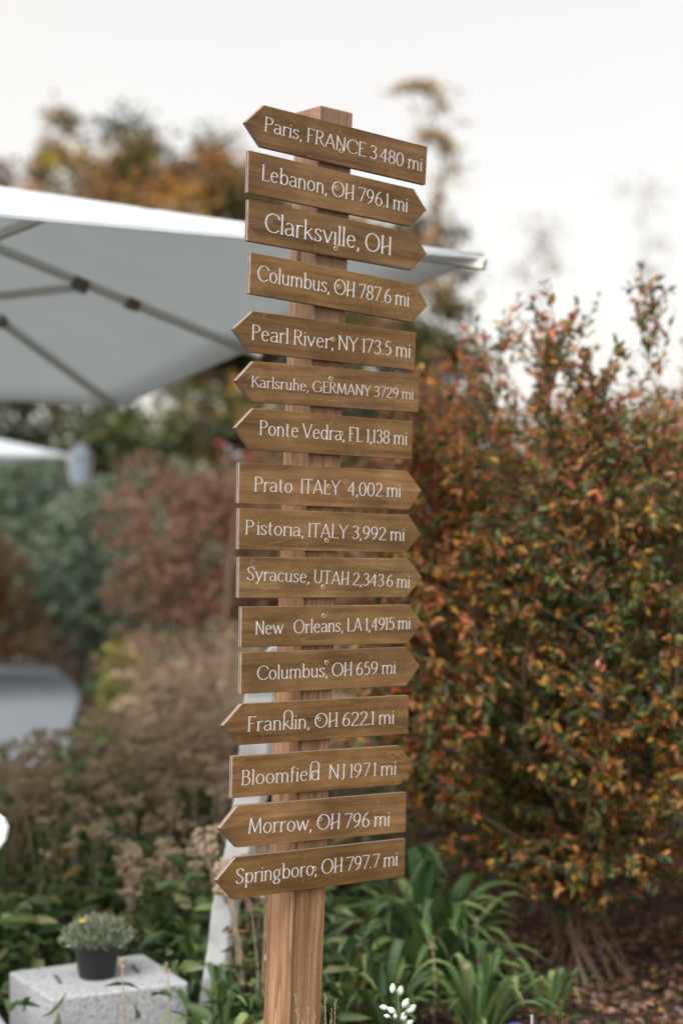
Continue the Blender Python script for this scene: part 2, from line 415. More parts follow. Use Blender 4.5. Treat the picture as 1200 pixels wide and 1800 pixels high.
sparse_tree('tall_thin_tree', 'tall thin tree with a few leafy tufts against the white sky', 30, [(770, 1120), (768, 600), (760, 480), (768, 380), (778, 300), (770, 240), (750, 170)],
            [(735, 152, 100, 26, 240), (775, 178, 40, 40, 70), (755, 238, 70, 30, 200), (785, 258, 50, 30, 90), (790, 300, 50, 60, 60), (770, 350, 36, 60, 90), (765, 420, 40, 90, 130), (820, 215, 40, 20, 12), (748, 500, 110, 60, 160)], [(.6, .36, .12), (.45, .30, .14), (.3, .26, .14)], 34, .04)
sparse_tree('bare_twig_tree', 'faint bare twigs against the sky above the right end of the autumn shrub', 50, [(1140, 1100), (1140, 700), (1135, 500), (1130, 400), (1120, 330)],
            [(1150, 340, 60, 18, 26), (1090, 330, 50, 30, 24), (1160, 430, 60, 60, 60), (1130, 480, 70, 40, 60)], [BRN, OLV, PNK], 26, .028)
sparse_tree('bare_twig_tree', 'pale thin twigs above the middle of the autumn shrub', 42, [(945, 1100), (950, 700), (955, 520), (948, 430), (950, 400)],
            [(950, 440, 60, 60, 90), (915, 480, 60, 40, 50), (975, 470, 60, 30, 40)], [BRN, PNK], 26, .028)
# middle distance: dark wood edge under the umbrellas
k = 0
for (px, topy, y, r, cols, wts, nm, lab) in [
    (-60, 670, 27, 1.6, [DGR, GRN], [3, 2], 'dark_evergreen', 'dark evergreen at the far left under the umbrellas'),
    (40, 690, 26, 1.5, [DGR, GRN, OLV], [4, 2, 1], 'dark_evergreen', 'dark evergreen behind the lantern and the smaller umbrella'),
    (150, 695, 27, 1.5, [DGR, GRN, OLV], [3, 2, 2], 'dark_evergreen', 'dark green tree directly behind the garden lantern'),
    (262, 690, 25, 1.4, [GRN, DGR, OLV], [3, 2, 2], 'dark_evergreen', 'green tree under the front corner of the big umbrella'),
    (352, 650, 24, .9, [YEL, OLV, ORG, GRN], [2, 4, 1, 4], 'yellow_tree', 'yellow-leaved small tree left of the middle arrow boards'),
    (450, 660, 27, 1.5, [OLV, GRN, DGR], [3, 2, 2], 'dark_evergreen', 'olive green tree behind the middle of the signpost'),
    (590, 690, 28, 1.5, [DGR, GRN, BRN], [3, 2, 2], 'dark_evergreen', 'dark tree hidden largely behind the signpost'),
    (690, 640, 30, 1.5, [DGR, GRN, OLV], [2, 2, 3], 'dark_evergreen', 'dark green tree between the signpost and the autumn shrub'),
    (830, 770, 28, 1.5, [DGR, GRN, BRN], [3, 2, 1], 'dark_evergreen', 'dark low tree behind the left half of the autumn shrub'),
    (980, 800, 28, 1.6, [DGR, GRN, BRN], [3, 2, 1], 'dark_evergreen', 'dark low tree behind the middle of the autumn shrub'),
    (1130, 760, 28, 1.6, [DGR, GRN, BRN], [3, 2, 1], 'dark_evergreen', 'dark low tree behind the right half of the autumn shrub'),
    (1270, 700, 28, 1.6, [DGR, GRN, BRN], [3, 2, 1], 'dark_evergreen', 'dark tree at the far right beyond the autumn shrub')]:
    h = EYE + (HY - topy) / F * y
    tree(nm, lab, (px - 600) / F * y, y, h, r, .15, 130, 50, cols, wts, .16, clump=.40, trunk=.1, limbs=12, group='trees along the wood edge', shape=.95, open_top=.80 if px < 640 else .9)
def wood():
    n = 26000
    P = np.stack([rng.uniform(-60, 60, n), rng.uniform(33, 37, n), rng.uniform(0, 1, n) ** .8], 1)
    P[:, 2] *= 2.1 + .35 * np.sin(P[:, 0] * .9) + .25 * np.sin(P[:, 0] * 2.3 + 1)
    link('far_wood', leaf_mesh('far_wood', P, rand_dirs(n), rand_dirs(n, 1), .4, .26, palette(n, [DGR, GRN, OLV, BRN], [5, 3, 2, 1]), M_LEAF), kind='stuff', label='low dark wood closing off the far edge of the garden')
wood()
# ------------------------------------------------------------------ umbrellas
def cloth_mat():
    m, t, b = mat('umbrella_cloth', (.80, .81, .81), .85, spec=.2)
    tr = N(t, 'ShaderNodeBsdfTranslucent'); tr.inputs[0].default_value = (.84, .89, .90, 1)
    mx = N(t, 'ShaderNodeMixShader'); mx.inputs[0].default_value = .42
    tc = N(t, 'ShaderNodeTexCoord'); n = N(t, 'ShaderNodeTexNoise', _Scale=2.2, _Detail=5); t.links.new(tc.outputs['Object'], n.inputs['Vector'])
    t.links.new(ramp(t, n.outputs[0], [(.3, (.68, .725, .755)), (.7, (.80, .835, .86))]), b.inputs['Base Color'])
    bp = N(t, 'ShaderNodeBump', _Strength=.6, _Distance=.08); t.links.new(n.outputs[0], bp.inputs['Height']); t.links.new(bp.outputs[0], b.inputs['Normal'])
    t.links.new(b.outputs[0], mx.inputs[1]); t.links.new(tr.outputs[0], mx.inputs[2]); t.links.new(mx.outputs[0], t.nodes['Material Output'].inputs[0])
    return m
M_CLOTH = cloth_mat()
M_RIB = mat('grey_umbrella_metal', (.62, .61, .57), .45, .4)[0]
M_BRASS = mat('bronze_joint', (.16, .12, .07), .45, .5)[0]
M_DARK = mat('dark_metal', (.03, .03, .035), .5, .3)[0]
def umbrella(a=1.71, rise=.55, polelen=2.25):
    t = empty('market_umbrella')
    t.rotation_mode = 'QUATERNION'
    cor = [(a, a), (-a, a), (-a, -a), (a, -a)]
    rim = []
    for i in range(4):
        p, q = np.array(cor[i]), np.array(cor[(i + 1) % 4])
        for k in range(16): rim.append(p + (q - p) * k / 16)
    n = len(rim); M_ = 10
    def sheet(zoff, name, mt, parent, r0=0.06, r1=1.0, push=0, smooth=True):
        v = []
        for j in range(M_ + 1):
            s = r0 + (r1 - r0) * j / M_
            for i, p in enumerate(rim):
                k = (i % 8) / 8; sag = .028 * math.sin(k * math.pi) * s * math.sin(min(1, s) * math.pi * .8)
                pull = 1 - .022 * math.sin(((i % 16) / 16) * math.pi) * s
                v.append((p[0] * s * pull, p[1] * s * pull, rise * (1 - s) ** 1.04 - sag + zoff))
        f = [(j * n + i, j * n + (i + 1) % n, (j + 1) * n + (i + 1) % n, (j + 1) * n + i) for j in range(M_) for i in range(n)]
        me = bpy.data.meshes.new(name); me.from_pydata(v, [], f); me.materials.append(mt)
        if smooth: me.polygons.foreach_set('use_smooth', np.ones(len(f), dtype=bool))
        return me
    c = link('canopy', sheet(0, 'canopy', M_CLOTH, t), t)
    sm = c.modifiers.new('thick', 'SOLIDIFY'); sm.thickness = .004
    hem = MB()
    for i in range(n):
        p, q = rim[i], rim[(i + 1) % n]
        f1 = 1 - .022 * math.sin(((i % 16) / 16) * math.pi); f2 = 1 - .022 * math.sin((((i + 1) % 16) / 16) * math.pi)
        s1 = -.0; hem.bar((p[0] * f1, p[1] * f1, -.008), (q[0] * f2, q[1] * f2, -.008), .006, .010)
    hem.obj('hem', M_CLOTH, c)
    vt = MB()
    v0 = [(x * .16, y * .16) for x, y in cor]
    vt.add([(x, y, rise * .84 + .06) for x, y in v0] + [(0, 0, rise + .09)], [(0, 1, 4), (1, 2, 4), (2, 3, 4), (3, 0, 4)])
    vt.obj('vent_cap', M_CLOTH, t)
    low = .0
    for k in range(8):
        ang = math.pi / 4 * k
        e = Vector((math.cos(ang), math.sin(ang), 0)); L_ = a if k % 2 == 0 else a * math.sqrt(2)
        tip = e * L_; tip.z = -.03; top = Vector((0, 0, rise - .04)) + e * .05
        mb = MB(); mb.bar(top, tip, .032, .026); 
        r = mb.obj('rib', M_RIB, t, bevel=0)
        mid = top.lerp(tip, .58 if k % 2 == 0 else .42)
        s = MB(); s.bar(Vector((0, 0, low)) + e * .06, mid + Vector((0, 0, -.02)), .022, .028); s.obj('strut', M_RIB, r)
        j = MB(); j2 = MB(); j.bar(mid - (tip - top).normalized() * .03 + Vector((0, 0, -.012)), mid + (tip - top).normalized() * .03 + Vector((0, 0, -.012)), .036, .045)
        m2 = top.lerp(tip, .70 if k % 2 == 0 else .55); j2.bar(m2 - (tip - top).normalized() * .025, m2 + (tip - top).normalized() * .025, .04, .042)
        j.obj('joint', M_BRASS, r); j2.obj('joint', M_BRASS, r)
        cap = MB(); cap.bar(tip - e * .07 + Vector((0, 0, .006)), tip + e * .005 + Vector((0, 0, .016)), .020, .012); cap.obj('rib_end_pocket', M_RIB, r)
    h = MB(); h.lathe([(.03, low - .06), (.07, low - .05), (.07, low + .03), (.03, low + .05)], 16); h.obj('lower_hub', M_DARK, t, True)
    h = MB(); h.lathe([(.03, rise - .10), (.06, rise - .09), (.06, rise - .02), (.0, rise + .0)], 16); h.obj('upper_hub', M_DARK, t, True)
    p = MB(); p.tube([(0, 0, -polelen), (0, 0, rise - .05)], .024, 14); p.obj('pole', M_RIB, t, True)
    b = MB(); b.lathe([(.0, -polelen + .10), (.05, -polelen + .10), (.06, -polelen + .07), (.30, -polelen + .05), (.31, -polelen), (.0, -polelen)], 28); b.obj('base', M_DARK, t, True)
    return t
U1 = umbrella()
tag(U1, 'large open pale grey square umbrella behind the upper arrow boards', 'umbrella', 'market umbrellas')
A_ = Vector((.41, 4.9, EYE + .82)); e1 = Vector((-1.44, 3.1, -.18)).normalized(); e2 = Vector((-.907, -.42, .012))
e2 = (e2 - e1 * e2.dot(e1)).normalized(); e3 = e2.cross(e1); e3 = e3 if e3.z > 0 else -e3
cen = A_ + e1 * 1.71 + e2 * 1.71
xx = e1; yy = e3.cross(xx)
U1.matrix_world = Matrix.Translation(cen) @ Matrix((xx, yy, e3)).transposed().to_4x4()
U2 = copy_tree(U1)
tag(U2, 'smaller-looking farther umbrella whose pale corner pokes in at the left edge')
q = Matrix.Rotation(R(38), 4, 'Z') @ Matrix.Rotation(R(1.5), 4, 'X')
tipw = PX(128, 801, 14.6)
loc = tipw - (q @ Vector((1.71, -1.71, 0)))
# turn so one corner points to the right of the view
q = Matrix.Rotation(R(33), 4, 'Z'); loc = tipw - (q @ Vector((1.71, -1.71, 0)))
U2.matrix_world = Matrix.Translation(loc) @ q

# ------------------------------------------------------------------ lantern on a dark post
def lantern(x, y, zt):
    t = empty('garden_lantern', 'small pale blue glazed lantern on a dark post behind the green shrub', 'lantern', (x, y, 0))
    mg = mat('pale_lantern_glass', (.24, .31, .40), .35, spec=.6)[0]
    p = MB(); p.tube([(0, 0, -.1), (0, 0, zt - .44)], .035, 8); p.lathe([(.0, zt - .47), (.05, zt - .47), (.10, zt - .43), (.0, zt - .42)], 8); p.obj('post', M_DARK, t)
    gmb = MB(); gmb.lathe([(.085, zt - .42), (.13, zt - .12), (.0, zt - .11)], 6); gmb.obj('glass', mg, t)
    f = MB()
    for k in range(6):
        a = math.pi / 3 * k; f.bar((.088 * math.cos(a), .088 * math.sin(a), zt - .42), (.134 * math.cos(a), .134 * math.sin(a), zt - .11), .012, .012)
    f.obj('frame', M_RIB, t)
    r = MB(); r.lathe([(.15, zt - .12), (.14, zt - .09), (.04, zt), (.0, zt + .02)], 6); r.obj('roof', mat('pale_lantern_roof', (.13, .16, .20), .5)[0], t)
l0 = PX(141, 783, 18.6); lantern(l0.x, 18.6, l0.z)

# ------------------------------------------------------------------ background shrubs
BG1 = (.21, .27, .19); BG2 = (.11, .17, .12); BG3 = (.27, .32, .23); BG4 = (.04, .065, .045)
shrub('blue_green_shrub', 'large mounded blue-green shrub behind the gravel path', -3.3, 21.5, 1.9, 1.3, 2.5, 11000, [BG1, BG2, BG3, BG4], [4, 3, 3, 1], .12, group='shrubs beyond the path')
shrub('blue_green_shrub', 'blue-green shrub between the lantern and the red-brown shrub', -2.0, 17.6, 1.2, .8, 2.1, 8500, [BG1, BG2, BG3, OLV], [4, 3, 3, 1], .12, group='shrubs beyond the path')
shrub('blue_green_shrub', 'dark green low shrub at the far left edge beyond the path', -4.7, 22.5, 1.1, 1.0, 2.35, 4500, [BG2, BG4, BG1], [3, 2, 2], .12, group='shrubs beyond the path')
RB1 = (.33, .17, .12); RB2 = (.22, .13, .085); RB3 = (.42, .14, .11); RB4 = (.17, .13, .08)
shrub('red_brown_shrub', 'red-brown twiggy shrub left of the lower middle arrow boards', -.82, 12.6, 1.0, .9, 2.0, 13000, [RB1, RB2, RB3, RB4, GRN], [4, 4, 1.6, 3, 1], .055, lobes=12, sprays=60, group='shrubs left of the signpost', stems=11)
shrub('red_brown_shrub', 'taller brownish shrub rising behind the middle arrow boards', -.25, 14.2, 1.0, .9, 2.3, 9000, [RB2, RB4, RB1, OLV, GRN], [4, 3, 2, 2, 1], .06, lobes=10, sprays=40, group='shrubs left of the signpost', stems=9)
shrub('red_brown_shrub', 'dark reddish shrub seen between the arrow boards and the autumn shrub', .55, 11.6, .8, .7, 1.55, 7000, [RB1, RB2, GRN, OLV, RED], [3, 3, 2, 2, 1], .05, lobes=9, sprays=20, group='shrubs left of the signpost', stems=9)
shrub('orange_red_shrub', 'orange-red feathery shrub cut by the left edge above the path', -3.78, 17.4, .75, .6, 1.55, 3800, [(.28, .09, .04), (.22, .11, .04), (.12, .09, .035), RB1], [3, 3, 2, 2], .06, sprays=40, stems=9)
shrub('yellow_green_shrub', 'low yellow-green shrub at the inner bend of the gravel path', -1.37, 11.0, .26, .28, .84, 1600, [(.38, .30, .06), (.24, .24, .07), (.12, .16, .05)], [3, 3, 2], .05, base=.05, stems=5)
shrub('yellow_green_shrub', 'pale green low shrub just behind the dried flowers by the path', -1.38, 10.3, .22, .25, .52, 1000, [(.20, .22, .07), (.13, .16, .06), (.28, .24, .07)], [3, 3, 1], .05, base=.02, stems=5)

shrub('low_edging_plant', 'low dark green plant spilling over the edge of the gravel path, farther one', -2.02, 15.0, .26, .5, .34, 700, [BG2, GRN, OLV], [3, 3, 2], .07, base=.02, stems=4)
shrub('low_edging_plant', 'low olive plant spilling over the edge of the gravel path, nearer one', -1.66, 12.6, .22, .5, .28, 700, [OLV, GRN, RB4], [3, 3, 2], .06, base=.02, stems=4)
shrub('low_edging_plant', 'low brownish plant along the far edge of the gravel path', -3.35, 18.9, .7, .45, .5, 1100, [BG2, RB2, OLV], [3, 3, 2], .08, base=.02, stems=4)
# ------------------------------------------------------------------ ornamental grass clumps
def grass_clump(name, label, x, y, h, r, nb, cols, group):
    t = empty(name, label, 'grass clump', (x, y, 0), group=group)
    V = []; Fc = []; cc = []
    for i in range(nb):
        a = rng.uniform(0, 2 * math.pi); rr = r * math.sqrt(rng.random()); L_ = h * rng.uniform(.6, 1.05); o = np.array([math.cos(a) * rr * .4, math.sin(a) * rr * .4, -.02])
        d = np.array([math.cos(a), math.sin(a), 0]) * rr * rng.uniform(.6, 1.6); s = np.array([-math.sin(a + 1), math.cos(a + 1), 0]) * .009
        b = len(V)
        for k in range(4):
            f = k / 3; p = o + d * f * f + np.array([0, 0, L_ * f * (1 - .12 * f)]); V += [p - s * (1 - .8 * f), p + s * (1 - .8 * f)]
        Fc += [(b + 2 * k, b + 2 * k + 1, b + 2 * k + 3, b + 2 * k + 2) for k in range(3)]; cc += [i] * 3
        # feathery head
        if rng.random() < .4:
            for q in range(5):
                b = len(V); p = o + d + np.array([0, 0, L_ * .88]) + rng.standard_normal(3) * .03; s2 = rng.standard_normal(3) * .012
                V += [p, p + s2, p + np.array([0, 0, .035])]; Fc.append((b, b + 1, b + 2)); cc.append(i)
    col = palette(nb, cols, [1] * len(cols), .2)[np.array(cc)]
    link('blades', mesh_np('blades', V, [i for f in Fc for i in f], [len(f) for f in Fc], M_LEAF_MATT, False, col), t)
GC = [(.36, .27, .19), (.42, .31, .22), (.28, .20, .13), (.34, .22, .19), (.22, .20, .11)]
for i, (x, y, h) in enumerate([(-.95, 10.6, .9), (-.78, 10.1, 1.02), (-.5, 10.6, 1.0), (-.8, 9.5, .74), (-.6, 9.3, .86), (-.2, 10.0, .95), (-.9, 9.9, .6), (.15, 10.4, .9), (.45, 9.8, .8)]):
    grass_clump('ornamental_grass', 'tan feathery grass clump below the red-brown shrub, ' + ['leftmost in the back', 'second in the back', 'third in the back', 'front left', 'front middle', 'close beside the signpost', 'low one in the middle', 'just right of the signpost', 'farthest right'][i], x, y, h, .26, 250, GC, 'tan ornamental grass clumps')

# ------------------------------------------------------------------ dried flower stems
def dried_plant(h, seed):
    random.seed(seed); r = random
    t = empty('dried_flower_plant'); st = MB(); heads = []
    fol = []
    for i in range(9):
        a = r.uniform(0, 6.28); rr = r.uniform(.03, .20); L_ = h * r.uniform(.7, 1.05); e = Vector((math.cos(a) * rr, math.sin(a) * rr, L_))
        b = Vector((math.cos(a) * .03, math.sin(a) * .03, -.03)); m1 = b.lerp(e, .55) + Vector((r.uniform(-.02, .02), r.uniform(-.02, .02), .02))
        st.tube([b, m1, e], [.004, .003, .002], 4, False)
        hb = MB()
        for q in range(r.randint(5, 8)):
            a2 = r.uniform(0, 6.28); q2 = r.uniform(.01, .05); c = e + Vector((math.cos(a2) * q2, math.sin(a2) * q2, r.uniform(.0, .03)))
            hb.tube([e + Vector((0, 0, -.04)), c], [.0018, .0012], 3, False)
            for z in range(4): hb.ball(c + Vector((r.uniform(-.014, .014), r.uniform(-.014, .014), r.uniform(-.006, .008))), r.uniform(.005, .011), 5, 3)
        heads.append(hb)
        for q in range(5):
            f = r.uniform(.15, .8); fol.append((b.lerp(e, f), r.uniform(0, 6.28)))
    st.obj('stem', M_DRY, t)
    for hb in heads: hb.obj('seed_head', M_DRYH, t)
    P = np.array([list(p) for p, a in fol]); D = np.array([[math.cos(a), math.sin(a), r.uniform(-.6, .3)] for p, a in fol])
    link('leaf_sprays', leaf_mesh('leaf_sprays', P, D, rand_dirs(len(P), 1), .045 * rng.uniform(.6, 1.5, len(P)), .018, palette(len(P), [(.24, .17, .11), (.32, .24, .15), (.15, .15, .07), (.18, .11, .07)], [3, 3, 2, 1]), M_LEAF_MATT, droop=.3), t)
    return t
protos = [dried_plant(.62, 3), dried_plant(.5, 5), dried_plant(.74, 8), dried_plant(.56, 12)]
spots = []
random.seed(21)
tries = 0
while len(spots) < 84 and tries < 9000:
    tries += 1
    y = random.uniform(5.4, 10.6); px = random.uniform(-30, 700); x = (px - 600) / F * y
    if px < 230 and y > 7.5: continue
    if px > 470 and y < 7.5: continue
    if -1.15 < x < -.3 and y < 5.6: continue
    if px < 140 and y < 6.2: continue
    if all((x - a) ** 2 + (y - b) ** 2 > .045 for a, b, _ in spots): spots.append((x, y, px))
for i, (x, y, px) in enumerate(spots):
    o = protos[i] if i < 4 else copy_tree(protos[random.randrange(4)])
    s = random.uniform(.8, 1.12) * (1.0 if y > 6.3 else .72)
    o.location = (x, y, 0); o.rotation_euler = (random.uniform(-.08, .08), random.uniform(-.08, .08), random.uniform(0, 6.28)); o.scale = (s,) * 3
    tag(o, 'faded perennial with dry brown stems and small tan seed heads in the bed', 'dried plant', 'faded perennials left of the signpost')
for (px, y, s, k) in ((462, 4.75, .95, 0), (440, 5.3, .95, 3), (262, 5.9, .7, 0)):
    o = copy_tree(protos[k]); o.location = ((px - 600) / F * y, y, 0); o.rotation_euler = (0, 0, px); o.scale = (s,) * 3
    tag(o, 'faded perennial with dry brown stems and small tan seed heads in the bed', 'dried plant', 'faded perennials left of the signpost')
# three stalks standing in front of the strap-leaved clump
M_MAROON = mat('maroon_stalk', (.08, .02, .03), .6)[0]
def stalk(lab, px, top, y, kind):
    b = PX(px, HY, y); t = empty('seed_stalk', lab, 'seed stalk', (b.x, y, 0)); h = EYE - (top - HY) / F * y
    s = MB(); s.tube([(0, 0, -.03), (.008, 0, h * .5), (.0, 0, h)], [.003, .0025, .002], 5); s.obj('stem', M_MAROON if kind == 2 else M_DRY, t, True)
    hd = MB()
    for q in range(9): hd.ball((random.uniform(-.009, .009), random.uniform(-.009, .009), h + random.uniform(-.02, .012)), random.uniform(.003, .0055), 5, 3)
    hd.obj('seed_head', M_DRYH, t)
stalk('tan seed stalk in front of the strap-leaved clump, nearest the signpost', 760, 1655, 5.0, 0)
stalk('tall pale seed stalk in front of the strap-leaved clump, farther from the signpost', 836, 1620, 5.2, 0)
stalk('dark maroon stalk standing right of the white flower buds', 819, 1700, 4.9, 2)
stalk('short brown seed stalk close to the left face of the granite block', 295, 1700, 4.6, 0)
stalk('leaning brown seed stalk in front of the plant pot', 215, 1690, 4.5, 0)

# ------------------------------------------------------------------ low green leaves
def cover(name, lab, n, xr, yr, hmax, cols, wts, ls, excl=None, dens=None):
    P = np.stack([rng.uniform(*xr, n), rng.uniform(*yr, n), rng.random(n)], 1)
    lump = .5 + .5 * np.sin(P[:, 0] * 7.1 + 1.3) * np.sin(P[:, 1] * 5.3 + .4) + .25 * np.sin(P[:, 0] * 17 + P[:, 1] * 13)
    P[:, 2] = gh(P[:, 0], P[:, 1]) + np.clip(lump, .12, 1) * hmax * P[:, 2] ** .7
    vis = np.abs(P[:, 0]) < .25 * P[:, 1] + .4; P = P[vis]
    if excl is not None: P = P[~excl(P)]
    n = len(P); a = rng.uniform(0, 6.28, n); D = np.stack([np.cos(a), np.sin(a), rng.uniform(-.3, .7, n)], 1)
    link(name, leaf_mesh(name, P, D, rand_dirs(n, 1.6), ls * rng.uniform(.5, 1.4, n), ls * .36 * rng.uniform(.7, 1.4, n), palette(n, cols, wts), M_LEAF, detail=2, droop=.25), kind='stuff', label=lab)
def ex_block(P):
    x, y = P[:, 0], P[:, 1]
    a = (x + .72) * .45 - (y - 4.93) * .89; return (np.hypot(x + .70, y - 4.97) < .37) | (np.hypot(x + 1.1, y - 4.55) < .2)
cover('green_ground_cover', 'dark green leafy ground cover under the dried flowers', 22000, (-2.4, -.02), (4.6, 9.4), .44, [(.06, .11, .04), (.10, .15, .055), (.15, .20, .075), (.25, .27, .11), (.30, .22, .06)], [4, 4, 3, 1.2, .5], .085, ex_block)
cover('low_brown_growth', 'low brown and olive growth further back left of the signpost', 9000, (-2.0, 1.4), (8.2, 11.2), .3, [(.18, .14, .08), (.10, .12, .05), (.27, .20, .13), (.07, .075, .035)], [3, 3, 2, 2], .07, lambda P: (P[:, 0] < -1.55))
cover('green_low_growth', 'low green leaves around the foot of the signpost and white flower', 1500, (-.55, .95), (4.4, 6.0), .16, [(.06, .10, .035), (.10, .14, .05), (.15, .19, .07), (.22, .15, .08)], [3, 4, 2, 1], .05, lambda P: (P[:, 0] > .45 + .5 * (5.8 - P[:, 1]).clip(0, 1) * .6) | (np.hypot(P[:, 0] - .27, P[:, 1] - 5.15) < .55))

# ------------------------------------------------------------------ strap-leaved clumps (each leaf a part)
def strap_leaf(L_, rise_, W_, seed, col):
    r = random.Random(seed); v = []; ns = 9; b = 0
    for k in range(ns):
        f = k / (ns - 1); wd = W_ * (math.sin(min(1, f * 1.5 + .18) * math.pi / 2)) * (1 - f ** 3.2) + .001
        x = L_ * (f ** .95) * (1 - .12 * f * f); z = rise_ * (math.sin(f * 2.35) * 1.0) * 1.15 - .0
        y = .02 * math.sin(f * 3 + seed)
        v += [(x, y - wd / 2, z + wd * .28), (x, y, z), (x, y + wd / 2, z + wd * .28)]
    f_ = []
    for k in range(ns - 1):
        a = k * 3; f_ += [(a, a + 1, a + 4, a + 3), (a + 1, a + 2, a + 5, a + 4)]
    c = np.tile(np.array(col) * 1.08, (len(f_), 1)) * (1 + .06 * rng.standard_normal((len(f_), 1)))
    return mesh_np('leaf', v, [i for q in f_ for i in q], [4] * len(f_), M_LEAF, True, np.clip(c, .003, 1))
SCOL = [(.085, .155, .05), (.12, .20, .065), (.17, .26, .08), (.065, .12, .045), (.25, .33, .12), (.10, .17, .08)]
SL = [strap_leaf(random.uniform(.26, .40), random.uniform(.10, .2), random.uniform(.026, .04), s, SCOL[s % 6]) for s in range(12)]
SL += [strap_leaf(random.uniform(.14, .22), random.uniform(.24, .32), random.uniform(.035, .05), s + 30, SCOL[(s + 2) % 6]) for s in range(5)]
def strap_clump(lab, x, y, n, s, seed, group='strap-leaved green clumps'):
    r = random.Random(seed); t = empty('strap_leaved_plant', lab, 'plant', (x, y, 0), group=group)
    for i in range(n):
        up = r.random() < .22; me = SL[12 + r.randrange(5)] if up else SL[r.randrange(12)]
        o = link('leaf', me, t); a = r.uniform(0, 6.28); q = r.uniform(0, .05)
        o.location = (math.cos(a) * q, math.sin(a) * q, r.uniform(-.01, .03)); o.rotation_euler = (r.uniform(-.2, .2), -r.uniform(-.15, .5), a); k = s * r.uniform(.75, 1.15); o.scale = (k,) * 3
    return t
strap_clump('large fountain of green strap leaves between the signpost and the autumn shrub', .27, 5.4, 120, 1.15, 1)
strap_clump('low strap-leaved tuft in front of the large fountain, nearer the post', .13, 5.0, 44, .7, 21)
strap_clump('low strap-leaved tuft in front of the large fountain, nearer the autumn shrub', .40, 4.95, 40, .66, 22)
strap_clump('small green strap-leaved tuft behind the granite block', -.35, 6.1, 46, .85, 2)
strap_clump('green strap-leaved tuft between the pot and the white plank', -.42, 5.35, 40, .7, 3)
strap_clump('strap-leaved tuft in the bottom foreground left of the signpost', -.32, 4.35, 30, .62, 4)
strap_clump('strap-leaved tuft hiding the foot of the white plank', -.33, 4.75, 36, .72, 14)
strap_clump('strap-leaved tuft low down right beside the post', -.02, 5.0, 40, .75, 5)
strap_clump('dark strap-leaved tuft behind the post under the lowest arrow board', .02, 6.6, 44, .95, 6)
strap_clump('strap-leaved tuft in front of the bush stems right of the big clump', .62, 5.15, 16, .5, 7)
strap_clump('strap-leaved tuft among the dried flowers, upper left of the pot', -.95, 6.7, 44, .95, 8)
strap_clump('strap-leaved tuft in the dried flowers in the middle of the left bed', -.62, 7.2, 40, .9, 9)
strap_clump('strap-leaved tuft at the left edge of the bed', -1.35, 6.6, 36, .9, 10)

# ------------------------------------------------------------------ granite blocks
def granite():
    m, t, b = mat('grey_granite', (.45, .46, .47), .75)
    tc = N(t, 'ShaderNodeTexCoord'); v = N(t, 'ShaderNodeTexVoronoi', _Scale=220); t.links.new(tc.outputs['Object'], v.inputs['Vector'])
    n = N(t, 'ShaderNodeTexNoise', _Scale=90, _Detail=4); t.links.new(tc.outputs['Object'], n.inputs['Vector'])
    c = ramp(t, v.outputs['Color'], [(.0, (.10, .105, .11)), (.35, (.33, .34, .36)), (.8, (.60, .61, .63))])
    c = mixc(t, ramp(t, n.outputs[0], [(.4, (0, 0, 0)), (.62, (.8, .8, .8))]), c, (.50, .51, .53))
    t.links.new(c, b.inputs['Base Color'])
    bp = N(t, 'ShaderNodeBump', _Strength=.6, _Distance=.006); t.links.new(n.outputs[0], bp.inputs['Height']); t.links.new(bp.outputs[0], b.inputs['Normal'])
    return m
M_GRAN = granite()
def block(lab, corners, top, depth=.25):
    (x0, y0), (x1, y1), (x2, y2), (x3, y3) = corners
    cx = (x0 + x1 + x2 + x3) / 4; cy = (y0 + y1 + y2 + y3) / 4; t = empty('granite_block', lab, 'stone block', (cx, cy, 0), group='granite blocks in the left foreground')
    mb = MB(); v = [(x - cx, y - cy, z) for z in (top - depth, top) for x, y in corners]
    mb.add(v, [(3, 2, 1, 0), (4, 5, 6, 7), (0, 1, 5, 4), (1, 2, 6, 5), (2, 3, 7, 6), (3, 0, 4, 7)])
    me = mb.mesh('slab', M_GRAN, False, .008, 3)
    link('slab', me, t); return t
gb = block('pale grey granite block carrying the black plant pot', [(-.975, 5.007), (-.80, 4.708), (-.437, 4.89), (-.606, 5.227)], .185)
dm = MB(); mD = mat('drill_mark', (.10, .10, .105), .9)[0]
for px, py in ((104, 1722), (240, 1704)):
    p = PX(px, py, 3000 * (EYE - .185) / (py - HY)); dm.bar((p.x - gb.location.x - .018, p.y - gb.location.y + .045, .1865), (p.x - gb.location.x + .012, p.y - gb.location.y - .045, .1865), .010, .004)
dm.obj('drill_mark', mD, gb)
block('lower granite block at the bottom left edge of the bed', [(-1.25, 4.75), (-1.02, 4.36), (-.83, 4.50), (-.985, 4.90)], .10)
block('third small granite piece lying in the bottom left corner', [(-1.02, 4.42), (-.90, 4.2), (-.70, 4.32), (-.80, 4.54)], .075)

